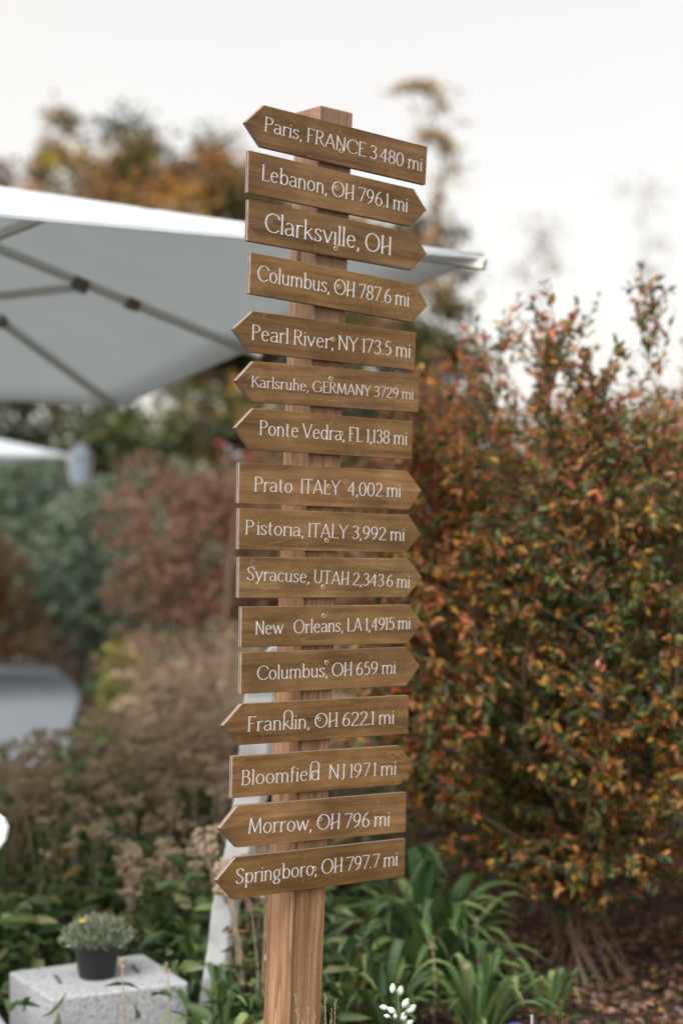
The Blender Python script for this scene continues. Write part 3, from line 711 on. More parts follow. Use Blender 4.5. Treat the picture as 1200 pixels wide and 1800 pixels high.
# ------------------------------------------------------------------ pot with a thyme-like plant
pt = empty('flower_pot', 'black plastic pot of grey-green fine foliage standing on the granite block', 'plant pot', (-.708, 4.95, .185))
M_POT = mat('black_pot_plastic', (.012, .012, .013), .45)[0]
pm = MB(); pm.lathe([(0, 0), (.050, 0), (.052, .004), (.066, .088), (.071, .090), (.072, .108), (.068, .110), (.066, .092), (0, .090)], 28); pm.obj('pot', M_POT, pt, True)
n = 2600; d = rand_dirs(n, .5); d[:, 2] = np.abs(d[:, 2]); P = d * (rng.random((n, 1)) ** .4) * np.array([.088, .088, .062]) * (1 + .25 * rng.random((n, 1)) ** 3) + np.array([0, 0, .096])
link('foliage', leaf_mesh('foliage', P, unit(d + .6 * rng.standard_normal((n, 3)) + np.array([0, 0, .8])), rand_dirs(n, .5), .026, .005, palette(n, [(.32, .36, .27), (.42, .46, .35), (.20, .25, .15)], [3, 2, 2]), M_LEAF), pt)
yb = MB()
for q in range(8): a = q * .785; yb.ball((-.038 + .007 * math.cos(a), -.03 + .007 * math.sin(a), .168), .006, 6, 4, (1, 1, .5))
yb.obj('yellow_blossom', mat('yellow_petal', (.75, .50, .04), .6)[0], pt)

# ------------------------------------------------------------------ white leaning plank + white chair
def white_wood():
    m, t, b = mat('white_painted_wood', (.72, .75, .77), .5)
    tc = N(t, 'ShaderNodeTexCoord'); n = N(t, 'ShaderNodeTexNoise', _Scale=9, _Detail=8); t.links.new(tc.outputs['Object'], n.inputs['Vector'])
    t.links.new(ramp(t, n.outputs[0], [(.28, (.52, .54, .54)), (.5, (.74, .77, .78)), (.8, (.78, .80, .81))]), b.inputs['Base Color']); return m
M_WHITE = white_wood()
pk = MB()
axis_pts = [PX(378, 1720, 4.95), PX(388, 1660, 4.93), PX(396, 1600, 4.9), PX(424, 1490, 4.83), PX(441, 1405, 4.78), PX(452, 1318, 4.72), PX(462, 1226, 4.66), PX(482, 1160, 4.6), PX(491, 1135, 4.58)]
axis_pts = [PX(366, 1800, 5.0)] + axis_pts
wd = [.07, .07, .072, .078, .088, .094, .098, .100, .075, .045]
V = []
for p, w_ in zip(axis_pts, wd):
    for yy_, xs in ((0, -.5), (0, .28), (.022, .5), (.022, -.5)): V.append((p.x + xs * w_, p.y + yy_, p.z))
nr = len(axis_pts); Fp = [(i * 4 + k, i * 4 + (k + 1) % 4, (i + 1) * 4 + (k + 1) % 4, (i + 1) * 4 + k) for i in range(nr - 1) for k in range(4)]
Fp += [(3, 2, 1, 0), tuple((nr - 1) * 4 + k for k in range(4))]
pk.add(V, Fp)
# origin at the foot, going down into the soil
fo = Vector((axis_pts[0].x, axis_pts[0].y, 0)); low = Vector((axis_pts[0].x - .01, 5.02, -.02))
pk2 = MB(); pk2.add([Vector(v) - fo for v in V], Fp)
pk2.bar(low - fo, axis_pts[0] - fo + Vector((-.006, .011, .01)), .05, .02, (0, 1, 0))
pl = pk2.obj('leaning_plank', M_WHITE, None, False, .004); pl.location = fo
tag(pl, 'white painted plank leaning behind the lower half of the signpost', 'plank')

ch = empty('garden_chair', 'white wooden garden chair mostly outside the left edge, only a rounded corner showing', 'chair', (-1.272, 2.98, 0), R(0))
def slat(name, a, b, wd_, th, up): m_ = MB(); m_.bar(a, b, wd_, th, up); m_.obj(name, M_WHITE, ch, False, .006)
top = 1.10
for k in range(6):
    x = -.27 + k * .108; h = top + .04 - abs(k - 2.5) * .012
    m_ = MB(); prof = [(-.048, .36), (.048, .36), (.050, h - .03), (.040, h - .008), (.024, h), (-.024, h), (-.040, h - .008), (-.05, h - .03)]
    fan = .62 * (k - 2.5) / 2.5; m_.prism([(x * .8 + a * math.cos(fan) + (b - .36) * math.sin(fan), .36 + (b - .36) * math.cos(fan) - a * math.sin(fan)) for a, b in prof], -.01, .012)
    m_.obj('back_slat', M_WHITE, ch, False, .003).rotation_euler = (R(-4), 0, 0)
for k in range(5): slat('seat_slat', (-.27, -.08 - k * .1, .37 - k * .008), (.27, -.08 - k * .1, .37 - k * .008), .085, .022, (0, 0, 1))
for s in (-1, 1):
    slat('arm', (s * .33, .06, .60), (s * .33, -.58, .61), .12, .024, (0, 0, 1))
    slat('leg', (s * .30, -.50, 0), (s * .30, -.50, .59), .03, .09, (0, 1, 0))
    slat('leg', (s * .29, .30, 0), (s * .29, -.48, .34), .03, .10, (0, 0, 1))
    slat('leg', (s * .31, .05, .2), (s * .31, .05, .59), .03, .07, (0, 1, 0))
slat('cross_rail', (-.33, .035, .55), (.33, .035, .55), .02, .07, (0, 0, 1))

# ------------------------------------------------------------------ red and pale blooms seen beside the middle boards
bl = empty('flowering_branch', 'thin branch with red and pale blooms just left of the middle arrow boards', 'flowering branch', (-.72, 11.3, 0))
s = MB(); s.tube([(0, 0, -.05), (-.05, 0, .9), (.02, 0, 1.6), (.06, 0, 2.05)], [.02, .014, .009, .004], 6)
MR = mat('red_petal', (.34, .05, .045), .6)[0]; MP_ = mat('pale_petal', (.36, .39, .45), .6)[0]
for (px, py, m_, r) in [(386, 782, MR, .034), (401, 789, MP_, .022), (418, 803, MP_, .034), (432, 801, MR, .03), (444, 803, MR, .028), (405, 812, MR, .018)]:
    p = PX(px, py, 11.3) - bl.location; b = MB()
    for q in range(7): a = q * .9; b.ball(p + Vector((math.cos(a) * r * .5, math.sin(a) * r * .5, .006 * q - .02)), r * .45, 7, 5, (1, 1, .8))
    s.tube([p, Vector((.02, 0, 1.6))], [.004, .006], 4)
    b.obj('bloom', m_, bl, True)
s.obj('stem', M_STEM, bl, True)
# ------------------------------------------------------------------ the big autumn shrub: stems, twigs, leaves
def big_shrub(name, label, bx, by, H, prof, nst, twn, leaves_per, cols_fn, ls, ncopies, wdir=1.0, group=None, seed=3, topthin=True, ry=.6):
    r_ = np.random.default_rng(seed)
    t = empty(name, label, 'shrub', (bx, by, 0), group=group)
    LP = []; LD = []
    twmesh = MB()
    for k in range(nst):
        a = 2 * math.pi * (k + r_.uniform(-.4, .4)) / nst; q = math.sqrt(r_.uniform(.02, 1))
        h = H * (1 - .26 * q * q) * r_.uniform(.80, 1.07)
        sx = prof(h / H)
        ex, ey = math.cos(a) * q, math.sin(a) * q
        pts = []
        for i in range(9):
            f = i / 8; z = -.04 + (h + .04) * f; w_ = prof(min(1, z / H)) * (f ** .7 if f < .35 else 1)
            sp = min(1, f / .35) ** .8
            pts.append(Vector((ex * w_ * sp * .86 + .05 * math.cos(a * 3) + .03 * r_.standard_normal() * f, ey * ry / .6 * w_ * sp * .86 + .05 * math.sin(a * 2) + .03 * r_.standard_normal() * f, z)))
        pts[0] = Vector((.21 * math.cos(a) * r_.uniform(.1, 1), .15 * math.sin(a) * r_.uniform(.2, 1), -.04))
        rad = r_.uniform(.004, .0125)
        s = MB(); s.tube(pts, [rad * (1 - .88 * i / 8) for i in range(9)], 6, False); s.obj('stem', M_STEM, t, True)
        for j in range(twn):
            f = r_.uniform(.16, 1.0) ** .85; i = min(int(f * 8), 7); b = pts[i].lerp(pts[i + 1], f * 8 - i)
            if b.z < .22: continue
            a2 = r_.uniform(0, 6.283); outx, outy = math.cos(a2), math.sin(a2)
            L_ = r_.uniform(.14, .34) * (1 if f < .9 else .75)
            up = r_.uniform(.15, .9) if b.z > .5 else r_.uniform(-.35, .3)
            if f > .88: up = 1.6
            d = Vector((outx + ex * .6, outy + ey * .6, up)).normalized(); e = b + d * L_
            e.z = max(e.z, .16)
            twmesh.tube([b, b.lerp(e, .5) + Vector((0, 0, .01)), e], [.0026, .002, .001], 3, False)
            m_ = int(leaves_per * (1.0 if b.z < H * .76 else .48))
            g = r_.uniform(.05, 1, m_)
            base = np.array(b)[None] + (np.array(e) - np.array(b))[None] * g[:, None] + .006 * r_.standard_normal((m_, 3))
            sd_ = r_.standard_normal((m_, 3)); dd = np.array(d)[None] * .55 + sd_ * .75; dd[:, 2] -= .12 if b.z < H * .7 else -.25
            LP.append(base); LD.append(dd)
    twmesh.obj('twigs', M_STEM, t, kind='stuff')
    P = np.vstack(LP); D = unit(np.vstack(LD)); n = len(P)
    Nn = rand_dirs(n, 1.4); L_ = ls * r_.uniform(.6, 1.25, n); col = cols_fn(P, n)
    # the leaves that show largest are parts of their own; the rest are one mass
    if ncopies:
        wx, wy, wz = P[:, 0] + bx, P[:, 1] + by, P[:, 2]
        px = 600 + wx / wy * F; py = HY - (wz - EYE) / wy * F
        sc_ = np.where((px > 725) & (px < 1195) & (py > 440) & (py < 1640), -wy, -99)
        idx = np.argsort(-sc_)[:ncopies * 4]; idx = r_.choice(idx, ncopies, replace=False)
        bins = {}
        base_cols = np.array([c for c in LEAFCOLS])
        protos_ = []
        for c in base_cols:
            protos_.append(leaf_mesh('leaf', np.zeros((1, 3)), np.array([[1., 0, 0]]), np.array([[0, 0, 1.]]), 1.0, .46, c[None], M_LEAF, detail=2, droop=.12))
        for i in idx:
            ci = int(np.argmin(((base_cols - col[i]) ** 2).sum(1)))
            o = link('leaf', protos_[ci], t)
            dX = Vector(D[i]); sY = Vector(np.cross(Nn[i], D[i])).normalized(); nZ = dX.cross(sY)
            o.matrix_basis = Matrix.Translation(Vector(P[i])) @ Matrix((dX, sY, nZ)).transposed().to_4x4() @ Matrix.Diagonal((L_[i] * 1.1,) * 3 + (1,))
        keep = np.ones(n, bool); keep[idx] = False
    else: keep = np.ones(n, bool)
    link('foliage', leaf_mesh('foliage', P[keep], D[keep], Nn[keep], L_[keep], L_[keep] * .46, col[keep], M_LEAF, detail=2, droop=.12), t, kind='stuff')
    return t
LEAFCOLS = [(.045, .08, .028), (.085, .12, .04), (.14, .15, .045), (.32, .20, .05), (.50, .28, .045), (.52, .20, .055), (.46, .11, .06), (.32, .095, .05), (.20, .09, .05), (.06, .09, .055), (.60, .40, .07), (.36, .19, .09)]
def autumn_cols(P, n):
    zf = np.clip(P[:, 2] / 2.3, 0, 1)
    lump = np.sin(P[:, 0] * 5 + 1) * np.sin(P[:, 2] * 4.3 + P[:, 1] * 3) + .6 * np.sin(P[:, 0] * 11 + P[:, 2] * 9)
    u = rng.random(n) + .10 * lump
    top = zf + .12 * rng.standard_normal(n)
    L = np.array(LEAFCOLS); out = np.empty((n, 3))
    lo_ids = np.array([0, 0, 1, 1, 1, 9, 9, 2, 2, 1, 11, 3, 4, 7, 3, 5]); hi_ids = np.array([0, 1, 2, 8, 8, 7, 11, 11, 11, 3, 6, 5, 2, 9, 3, 1])
    k = np.clip((u * 16).astype(int), 0, 15)
    out = np.where((top > .70)[:, None], L[hi_ids[k]], L[lo_ids[k]])
    left = (P[:, 0] < -.35) & (rng.random(n) < .25); out[left] = L[rng.choice([5, 6, 11, 4], left.sum())]
    return np.clip(1.28 * out * (1 + .22 * rng.standard_normal((n, 1))), .004, .8)
def prof_main(f):
    return float(np.interp(f, [0, .08, .16, .3, .5, .7, .85, 1], [.12, .35, .62, .70, .70, .64, .52, .3]))
big_shrub('autumn_shrub', 'tall dense shrub with green, orange and red leaves right of the signpost', .78, 5.72, 2.34, prof_main, 24, 84, 28, autumn_cols, .036, 300, group='autumn shrubs')
def red_cols(P, n):
    L = np.array(LEAFCOLS); return np.clip(L[rng.choice([6, 5, 7, 8, 2, 1, 11, 4], n, p=[.12, .14, .14, .12, .16, .12, .12, .08])] * (1 + .2 * rng.standard_normal((n, 1))), .004, .8)
big_shrub('autumn_shrub', 'redder shrub peeking out between the arrow board tips and the big shrub', .50, 7.0, 2.3, lambda f: float(np.interp(f, [0, .15, .4, .8, 1], [.1, .34, .42, .40, .22])), 18, 40, 20, red_cols, .045, 0, group='autumn shrubs', seed=9)
big_shrub('autumn_shrub', 'second green and orange shrub at the right edge behind the tall one', 1.68, 6.7, 2.3, lambda f: float(np.interp(f, [0, .1, .3, .8, 1], [.1, .4, .62, .55, .3])), 22, 44, 20, autumn_cols, .045, 0, group='autumn shrubs', seed=11)
big_shrub('autumn_shrub', 'dark green and red shrub filling behind the tall autumn shrub', .98, 8.3, 1.6, lambda f: float(np.interp(f, [0, .1, .3, .8, 1], [.1, .4, .75, .65, .3])), 20, 40, 18, autumn_cols, .055, 0, group='autumn shrubs', seed=13)
# a low drooping branch left of the stems
br = MB(); br.tube([PX(985, 1640, 5.6), PX(900, 1605, 5.5), PX(820, 1580, 5.45), PX(760, 1540, 5.4)], [.009, .008, .006, .003], 6)

# ------------------------------------------------------------------ leaf litter and wood chips
def litter():
    n = 11000
    y = rng.uniform(4.9, 8.6, n); x = rng.uniform(-.1, 2.9, n); ok = np.abs(x) < .22 * y + .9; x, y = x[ok], y[ok]; n = len(x)
    P = np.stack([x, y, gh(x, y) + rng.uniform(.003, .018, n)], 1); a = rng.uniform(0, 6.28, n)
    D = np.stack([np.cos(a), np.sin(a), rng.uniform(-.25, .45, n)], 1)
    col = palette(n, [(.28, .16, .10), (.36, .21, .14), (.18, .10, .07), (.42, .26, .20), (.09, .06, .045), (.30, .20, .05), (.36, .30, .26), (.28, .06, .05)], [4, 3, 4, 2, 3, .8, .8, .5])
    link('leaf_litter', leaf_mesh('leaf_litter', P, D, rand_dirs(n, 1.6), rng.uniform(.015, .05, n), rng.uniform(.012, .024, n), col, M_LEAF_MATT, detail=2, droop=.15), kind='stuff', label='fallen brown and reddish leaves on the soil under the autumn shrub')
litter()

# ------------------------------------------------------------------ signpost
def wood_mat(name, c_dark, c_mid, c_light, axis, gscale, swirl):
    m, t, b = mat(name, c_mid, .7, spec=.12)
    tc = N(t, 'ShaderNodeTexCoord'); oi = N(t, 'ShaderNodeObjectInfo')
    ad = N(t, 'ShaderNodeVectorMath', operation='MULTIPLY_ADD'); ad.inputs[1].default_value = (1, 1, 1)
    cmb = N(t, 'ShaderNodeCombineXYZ'); mul = N(t, 'ShaderNodeMath', operation='MULTIPLY'); mul.inputs[1].default_value = 37.0
    t.links.new(oi.outputs['Random'], mul.inputs[0])
    for k in range(3): t.links.new(mul.outputs[0], cmb.inputs[k])
    t.links.new(tc.outputs['Object'], ad.inputs[0]); t.links.new(cmb.outputs[0], ad.inputs[2])
    def mp(scale):
        q = N(t, 'ShaderNodeMapping'); q.inputs['Scale'].default_value = scale; t.links.new(ad.outputs[0], q.inputs[0]); return q.outputs[0]
    s1 = (3, 30, 60) if axis == 'x' else (60, 60, 2.5)
    n1 = N(t, 'ShaderNodeTexNoise', _Scale=gscale, _Detail=8, _Roughness=.7); t.links.new(mp(s1), n1.inputs['Vector'])
    s2 = (12, 12, 22) if axis == 'x' else (14, 14, 3)
    n2 = N(t, 'ShaderNodeTexNoise', _Scale=.55, _Detail=4, _Roughness=.55); t.links.new(mp(s2), n2.inputs['Vector'])
    # broad blotches from the stain
    c = ramp(t, n2.outputs[0], [(.28, c_dark), (.5, c_mid), (.74, c_light)])
    g1 = ramp(t, n1.outputs[0], [(.34, (.55, .52, .50)), (.5, (1, 1, 1)), (.66, (1.4, 1.37, 1.3))])
    c = mixc(t, .85, c, g1, 'MULTIPLY')
    n5 = N(t, 'ShaderNodeTexNoise', _Scale=5.0, _Detail=3); t.links.new(mp((60, 60, 160) if axis == 'x' else (200, 200, 40)), n5.inputs['Vector'])
    c = mixc(t, .8, c, ramp(t, n5.outputs[0], [(.3, (.68, .66, .64)), (.7, (1.28, 1.27, 1.24))]), 'MULTIPLY')
    # contour lines of rotary-cut veneer / growth rings
    s3 = (2.2, 6, 9) if axis == 'x' else (16, 16, .5)
    n3 = N(t, 'ShaderNodeTexNoise', _Scale=1.0, _Detail=3, _Roughness=.45); n3.inputs['Distortion'].default_value = .3
    t.links.new(mp(s3), n3.inputs['Vector'])
    ml = N(t, 'ShaderNodeMath', operation='MULTIPLY'); ml.inputs[1].default_value = swirl; t.links.new(n3.outputs[0], ml.inputs[0])
    fr = N(t, 'ShaderNodeMath', operation='FRACT'); t.links.new(ml.outputs[0], fr.inputs[0])
    if axis == 'x':
        ln = ramp(t, fr.outputs[0], [(.0, (.0, .0, .0)), (.025, (.5, .5, .5)), (.055, (0, 0, 0)), (1, (0, 0, 0))])
        c = mixc(t, ln, c, (.36, .245, .13))
    else:
        ln = ramp(t, fr.outputs[0], [(.0, (.0, .0, .0)), (.55, (.35, .35, .35)), (.8, (.9, .9, .9)), (.86, (0, 0, 0)), (1, (0, 0, 0))])
        c = mixc(t, ln, c, (c_dark[0] * .85, c_dark[1] * .75, c_dark[2] * .65))
    tint = mixc(t, 1.0, c, oi.outputs['Color'], 'MULTIPLY')
    if axis == 'z':
        # dark drying crack running up beside the corner, and knots
        sp = N(t, 'ShaderNodeSeparateXYZ'); t.links.new(tc.outputs['Object'], sp.inputs[0])
        nz = N(t, 'ShaderNodeTexNoise', _Scale=1.0, _Detail=5)
        q = N(t, 'ShaderNodeMapping'); q.inputs['Scale'].default_value = (6, 6, 5); t.links.new(tc.outputs['Object'], q.inputs[0]); t.links.new(q.outputs[0], nz.inputs['Vector'])
        mw_ = N(t, 'ShaderNodeMath', operation='MULTIPLY_ADD'); mw_.inputs[1].default_value = .016; mw_.inputs[2].default_value = -.002; t.links.new(nz.outputs[0], mw_.inputs[0])
        df = N(t, 'ShaderNodeMath', operation='SUBTRACT'); t.links.new(sp.outputs[0], df.inputs[0]); t.links.new(mw_.outputs[0], df.inputs[1])
        ab = N(t, 'ShaderNodeMath', operation='ABSOLUTE'); t.links.new(df.outputs[0], ab.inputs[0])
        lt = N(t, 'ShaderNodeMapRange'); lt.inputs['From Min'].default_value = .0008; lt.inputs['From Max'].default_value = .0035; lt.inputs['To Min'].default_value = .55; lt.inputs['To Max'].default_value = 0
        t.links.new(ab.outputs[0], lt.inputs[0]); tint = mixc(t, lt.outputs[0], tint, (.035, .018, .010))
        # colour blends up the height: the upper half is greyer and pinker than the foot
        wz = N(t, 'ShaderNodeMapRange'); wz.inputs['From Min'].default_value = 1.2; wz.inputs['From Max'].default_value = 2.1; wz.inputs['To Min'].default_value = 0; wz.inputs['To Max'].default_value = .55
        t.links.new(sp.outputs[2], wz.inputs[0]); tint = mixc(t, wz.outputs[0], tint, (.22, .155, .125))
        vk = N(t, 'ShaderNodeTexVoronoi', _Scale=1.0); q = N(t, 'ShaderNodeMapping'); q.inputs['Scale'].default_value = (13, 13, 4.5); t.links.new(tc.outputs['Object'], q.inputs[0]); t.links.new(q.outputs[0], vk.inputs['Vector'])
        tint = mixc(t, ramp(t, vk.outputs['Distance'], [(.0, (.85, .85, .85)), (.10, (.55, .55, .55)), (.17, (0, 0, 0)), (1, (0, 0, 0))]), tint, (.09, .045, .03))
    t.links.new(tint, b.inputs['Base Color'])
    bp = N(t, 'ShaderNodeBump', _Strength=.25 if axis == 'x' else .55, _Distance=.0015 if axis == 'x' else .003); t.links.new(n1.outputs[0], bp.inputs['Height']); t.links.new(bp.outputs[0], b.inputs['Normal'])
    return m
M_BOARD = wood_mat('brown_stained_plywood', (.150, .090, .042), (.228, .138, .066), (.315, .200, .100), 'x', 1.0, 8.0)
M_POST = wood_mat('post_timber', (.28, .16, .088), (.41, .25, .145), (.52, .335, .205), 'z', 1.0, 7.0)
def ply_mat():
    m, t, b = mat('plywood_edge', (.2, .14, .1), .8)
    tc = N(t, 'ShaderNodeTexCoord'); sp = N(t, 'ShaderNodeSeparateXYZ'); t.links.new(tc.outputs['Object'], sp.inputs[0])
    ml = N(t, 'ShaderNodeMath', operation='MULTIPLY'); ml.inputs[1].default_value = 100.0; t.links.new(sp.outputs[1], ml.inputs[0])
    c = ramp(t, ml.outputs[0], [(.0, (.25, .16, .10)), (.16, (.10, .07, .06)), (.22, (.55, .46, .40)), (.42, (.55, .47, .42)), (.47, (.07, .05, .045)), (.72, (.08, .06, .05)), (.72, (.38, .31, .26)), (1, (.30, .24, .20))])
    for e in t.nodes[-1:]: pass
    n = N(t, 'ShaderNodeTexNoise', _Scale=60, _Detail=6); t.links.new(tc.outputs['Object'], n.inputs['Vector'])
    c = mixc(t, .6, c, ramp(t, n.outputs[0], [(.3, (.6, .6, .62)), (.7, (1.1, 1.1, 1.15))]), 'MULTIPLY'); t.links.new(c, b.inputs['Base Color']); return m
M_PLY = ply_mat()
M_LET = mat('white_vinyl_lettering', (.90, .91, .92), .5)[0]
M_SCREW = mat('brass_screw', (.62, .50, .28), .45, .3)[0]
M_SCREWD = mat('screw_recess', (.04, .03, .02), .8)[0]

TH = R(39)
YP = 3.6
ctop, cbot = PX(563.5, 181, YP), PX(507, 1790, YP)
u = (ctop - cbot).normalized()
foot = cbot - u * (cbot.z / u.z)
r = Vector((math.cos(TH), math.sin(TH), 0)); r = (r - u * r.dot(u)).normalized()
nrm = u.cross(r); nrm = nrm if nrm.y < 0 else -nrm          # outward normal of the right face, towards the camera
SP = empty('signpost', 'tall leaning timber signpost with sixteen brown arrow boards naming places', 'signpost', foot)
Mpost = Matrix((r, -nrm, u)).transposed().to_4x4()
H_ = (ctop - foot).length
PW = .089
pm = MB(); pm.box((PW / 2, PW / 2, (H_ - .25) / 2), (PW, PW, H_ + .25))
# slightly crowned top
me = pm.mesh('post', M_POST, False, .004, 2)
for v in me.vertices:
    if v.co.z > H_ - .02: v.co.z -= .004 * math.hypot(v.co.x - PW / 2, v.co.y - PW / 2) / .06
po = link('post', me, SP); po.matrix_basis = Mpost; po.color = (1, 1, 1, 1)
BT = .0115
P0 = ctop + nrm * (BT + .0006)
EYEV = Vector((0, 0, EYE))
def hit(px, py):
    d = PX(px, py, 1.0) - EYEV
    s = (P0 - EYEV).dot(nrm) / d.dot(nrm); return EYEV + d * s

# --- lettering: thin serif capitals and small letters drawn as strokes of varying width
def arc(cx, cy, rx, ry, a0, a1, n=18): return [(cx + rx * math.cos(R(a0 + (a1 - a0) * i / n)), cy + ry * math.sin(R(a0 + (a1 - a0) * i / n))) for i in range(n + 1)]
def spl(*P, n=6):
    P = [P[0]] + list(P) + [P[-1]]; o = []
    for i in range(1, len(P) - 2):
        for k in range(n):
            t = k / n; p = [np.array(P[i + d], float) for d in (-1, 0, 1, 2)]
            o.append(tuple(.5 * (2 * p[1] + (p[2] - p[0]) * t + (2 * p[0] - 5 * p[1] + 4 * p[2] - p[3]) * t * t + (3 * p[1] - p[0] - 3 * p[2] + p[3]) * t ** 3)))
    return o + [P[-1]]
def S(x, y0, y1, b=1, t=0):
    o = [[(x, y0), (x, y1)]]
    if b: o.append([(x - .085, y0), (x + .085, y0)])
    if t == 1: o.append([(x - .085, y1), (x + .06, y1)])
    if t == 2: o.append([(x - .09, y1 - .04), (x, y1)])
    return o
XH = .66
def arch(x0, x1, h=XH): return arc((x0 + x1) / 2, h - .24, (x1 - x0) / 2, .24, 165, 0, 12) + [(x1, .0)]
G = {}
G['P'] = (.50, S(.08, 0, 1) + [[(.02, 1), (.26, 1)] + arc(.26, .76, .22, .24, 90, -90) + [(.08, .52)]])
G['R'] = (.56, S(.08, 0, 1) + [[(.02, 1), (.26, 1)] + arc(.26, .77, .2, .23, 90, -90) + [(.08, .54)], [(.26, .54), (.40, .2), (.56, 0)]])
G['B'] = (.52, S(.08, 0, 1) + [[(.02, 1), (.24, 1)] + arc(.24, .78, .18, .22, 90, -90) + [(.08, .56)], [(.08, .56), (.26, .56)] + arc(.26, .28, .22, .28, 90, -90) + [(.08, 0)]])
G['F'] = (.46, S(.08, 0, 1) + [[(.02, 1), (.46, 1), (.46, .93)], [(.08, .54), (.36, .54)]])
G['E'] = (.46, S(.08, 0, 1, 0) + [[(.02, 1), (.44, 1), (.44, .93)], [(.08, .54), (.36, .54)], [(.02, 0), (.46, 0), (.46, .07)]])
G['L'] = (.44, S(.08, 0, 1, 0, 1) + [[(.02, 0), (.44, 0), (.44, .07)]])
G['I'] = (.14, S(.07, 0, 1, 1, 0) + [[(.015, 1), (.125, 1)]])
G['T'] = (.52, S(.26, 0, 1) + [[(.0, .93), (.0, 1), (.52, 1), (.52, .93)]])
G['A'] = (.62, [[(.02, 0), (.31, 1)], [(.31, 1), (.60, 0)], [(.12, .3), (.50, .3)], [(-.03, 0), (.07, 0)], [(.55, 0), (.65, 0)]])
G['N'] = (.62, [[(.07, 0), (.07, 1)], [(.07, 1), (.55, 0)], [(.55, 0), (.55, 1)], [(.02, 0), (.12, 0)], [(.50, 1), (.60, 1)], [(0, 1), (.07, 1)]])
G['M'] = (.78, [[(.06, 0), (.12, 1)], [(.12, 1), (.39, .08)], [(.39, .08), (.66, 1)], [(.66, 1), (.72, 0)], [(.01, 0), (.11, 0)], [(.67, 0), (.77, 0)]])
G['C'] = (.70, [arc(.42, .5, .38, .5, 40, 318, 26), [(.71, .82), (.70, .72)]])
G['G'] = (.76, [arc(.42, .5, .38, .5, 42, 322, 26), [(.72, .42), (.72, .1)], [(.56, .42), (.78, .42)]])
G['O'] = (.78, [arc(.39, .5, .36, .5, 0, 360, 30)])
G['H'] = (.54, S(.07, 0, 1, 1, 1) + S(.49, 0, 1, 1, 1) + [[(-.02, .3), (.08, .33), (.28, .44), (.49, .5)]])
G['K'] = (.56, S(.08, 0, 1, 1, 1) + [[(.08, .4), (.52, 1)], [(.22, .58), (.58, 0)]])
G['Y'] = (.56, [[(0, 1), (.28, .48)], [(.28, .48), (.56, 1)], [(.28, .48), (.28, 0)], [(.22, 0), (.34, 0)]])
G['V'] = (.60, [[(.0, 1), (.30, 0)], [(.30, 0), (.60, 1)], [(-.05, 1), (.05, 1)], [(.55, 1), (.65, 1)]])
G['S'] = (.48, [spl((.44, .80), (.40, .94), (.26, 1.0), (.09, .92), (.05, .76), (.15, .60), (.34, .44), (.44, .26), (.38, .08), (.22, 0), (.08, .05), (.02, .2))])
G['U'] = (.60, [[(.07, 1), (.07, .3)] + arc(.30, .3, .23, .3, 180, 360, 14)[1:] + [(.53, 1)], [(.01, 1), (.13, 1)], [(.48, 1), (.59, 1)]])
G['J'] = (.30, [[(.22, 1)] + [(.22, .15)] + arc(.08, .1, .14, .2, 0, -90, 8), [(.15, 1), (.28, 1)]])
G['a'] = (.46, [arc(.21, .46, .18, .2, 150, 0, 10) + [(.39, .1), (.45, 0)], [(.39, .38), (.22, .36)] + arc(.2, .18, .17, .18, 80, 270, 12) + [(.32, .06), (.39, .16)]])
G['r'] = (.33, S(.07, 0, XH, 1, 2) + [arc(.26, .40, .19, .26, 170, 75, 8) + [(.34, .6)]])
G['i'] = (.14, S(.07, 0, XH, 1, 2) + [[(.055, .84), (.085, .90)], [(.055, .9), (.085, .84)]])
G['!'] = (.14, S(.07, 0, XH, 1, 2))
G['s'] = (.36, [spl((.33, .53), (.29, .63), (.18, .66), (.07, .60), (.05, .49), (.13, .39), (.26, .29), (.33, .17), (.27, .04), (.15, 0), (.06, .03), (.02, .14))])
G['e'] = (.48, [[(.05, .36), (.43, .40)] + arc(.245, .36, .19, .30, 8, 180, 12) + arc(.25, .33, .20, .33, 180, 320, 14)])
G['b'] = (.52, S(.08, 0, 1.05, 0, 2) + [arc(.28, .33, .2, .33, 180, -180, 24)])
G['d'] = (.52, S(.44, 0, 1.05, 1, 2) + [arc(.24, .33, .2, .33, 0, 360, 24)])
G['n'] = (.48, S(.07, 0, XH, 1, 2) + [arch(.07, .41), [(.355, 0), (.465, 0)]])
G['h'] = (.48, S(.07, 0, 1.05, 1, 2) + [arch(.07, .41), [(.355, 0), (.465, 0)]])
G['m'] = (.78, S(.07, 0, XH, 1, 2) + [arch(.07, .39), arch(.39, .71), [(.335, 0), (.445, 0)], [(.655, 0), (.765, 0)]])
G['u'] = (.50, [[(.07, XH), (.07, .22)] + arc(.24, .22, .17, .22, 180, 345, 12), [(.41, XH), (.41, 0)], [(.0, XH - .02), (.07, XH)], [(.34, XH - .02), (.41, XH)], [(.41, 0), (.48, 0)]])
G['o'] = (.50, [arc(.25, .33, .21, .33, 0, 360, 26)])
G['l'] = (.14, S(.07, 0, 1.05, 1, 2))
G['k'] = (.46, S(.07, 0, 1.05, 1, 2) + [[(.07, .26), (.40, .64)], [(.17, .38), (.46, 0)]])
G['v'] = (.48, [[(.02, XH), (.24, 0)], [(.24, 0), (.46, XH)], [(-.03, XH), (.07, XH)], [(.41, XH), (.50, XH)]])
G['w'] = (.72, [[(.02, XH), (.20, 0)], [(.20, 0), (.36, XH)], [(.36, XH), (.53, 0)], [(.53, 0), (.70, XH)], [(-.03, XH), (.07, XH)], [(.65, XH), (.75, XH)]])
G['c'] = (.44, [arc(.25, .33, .21, .33, 40, 320, 20)])
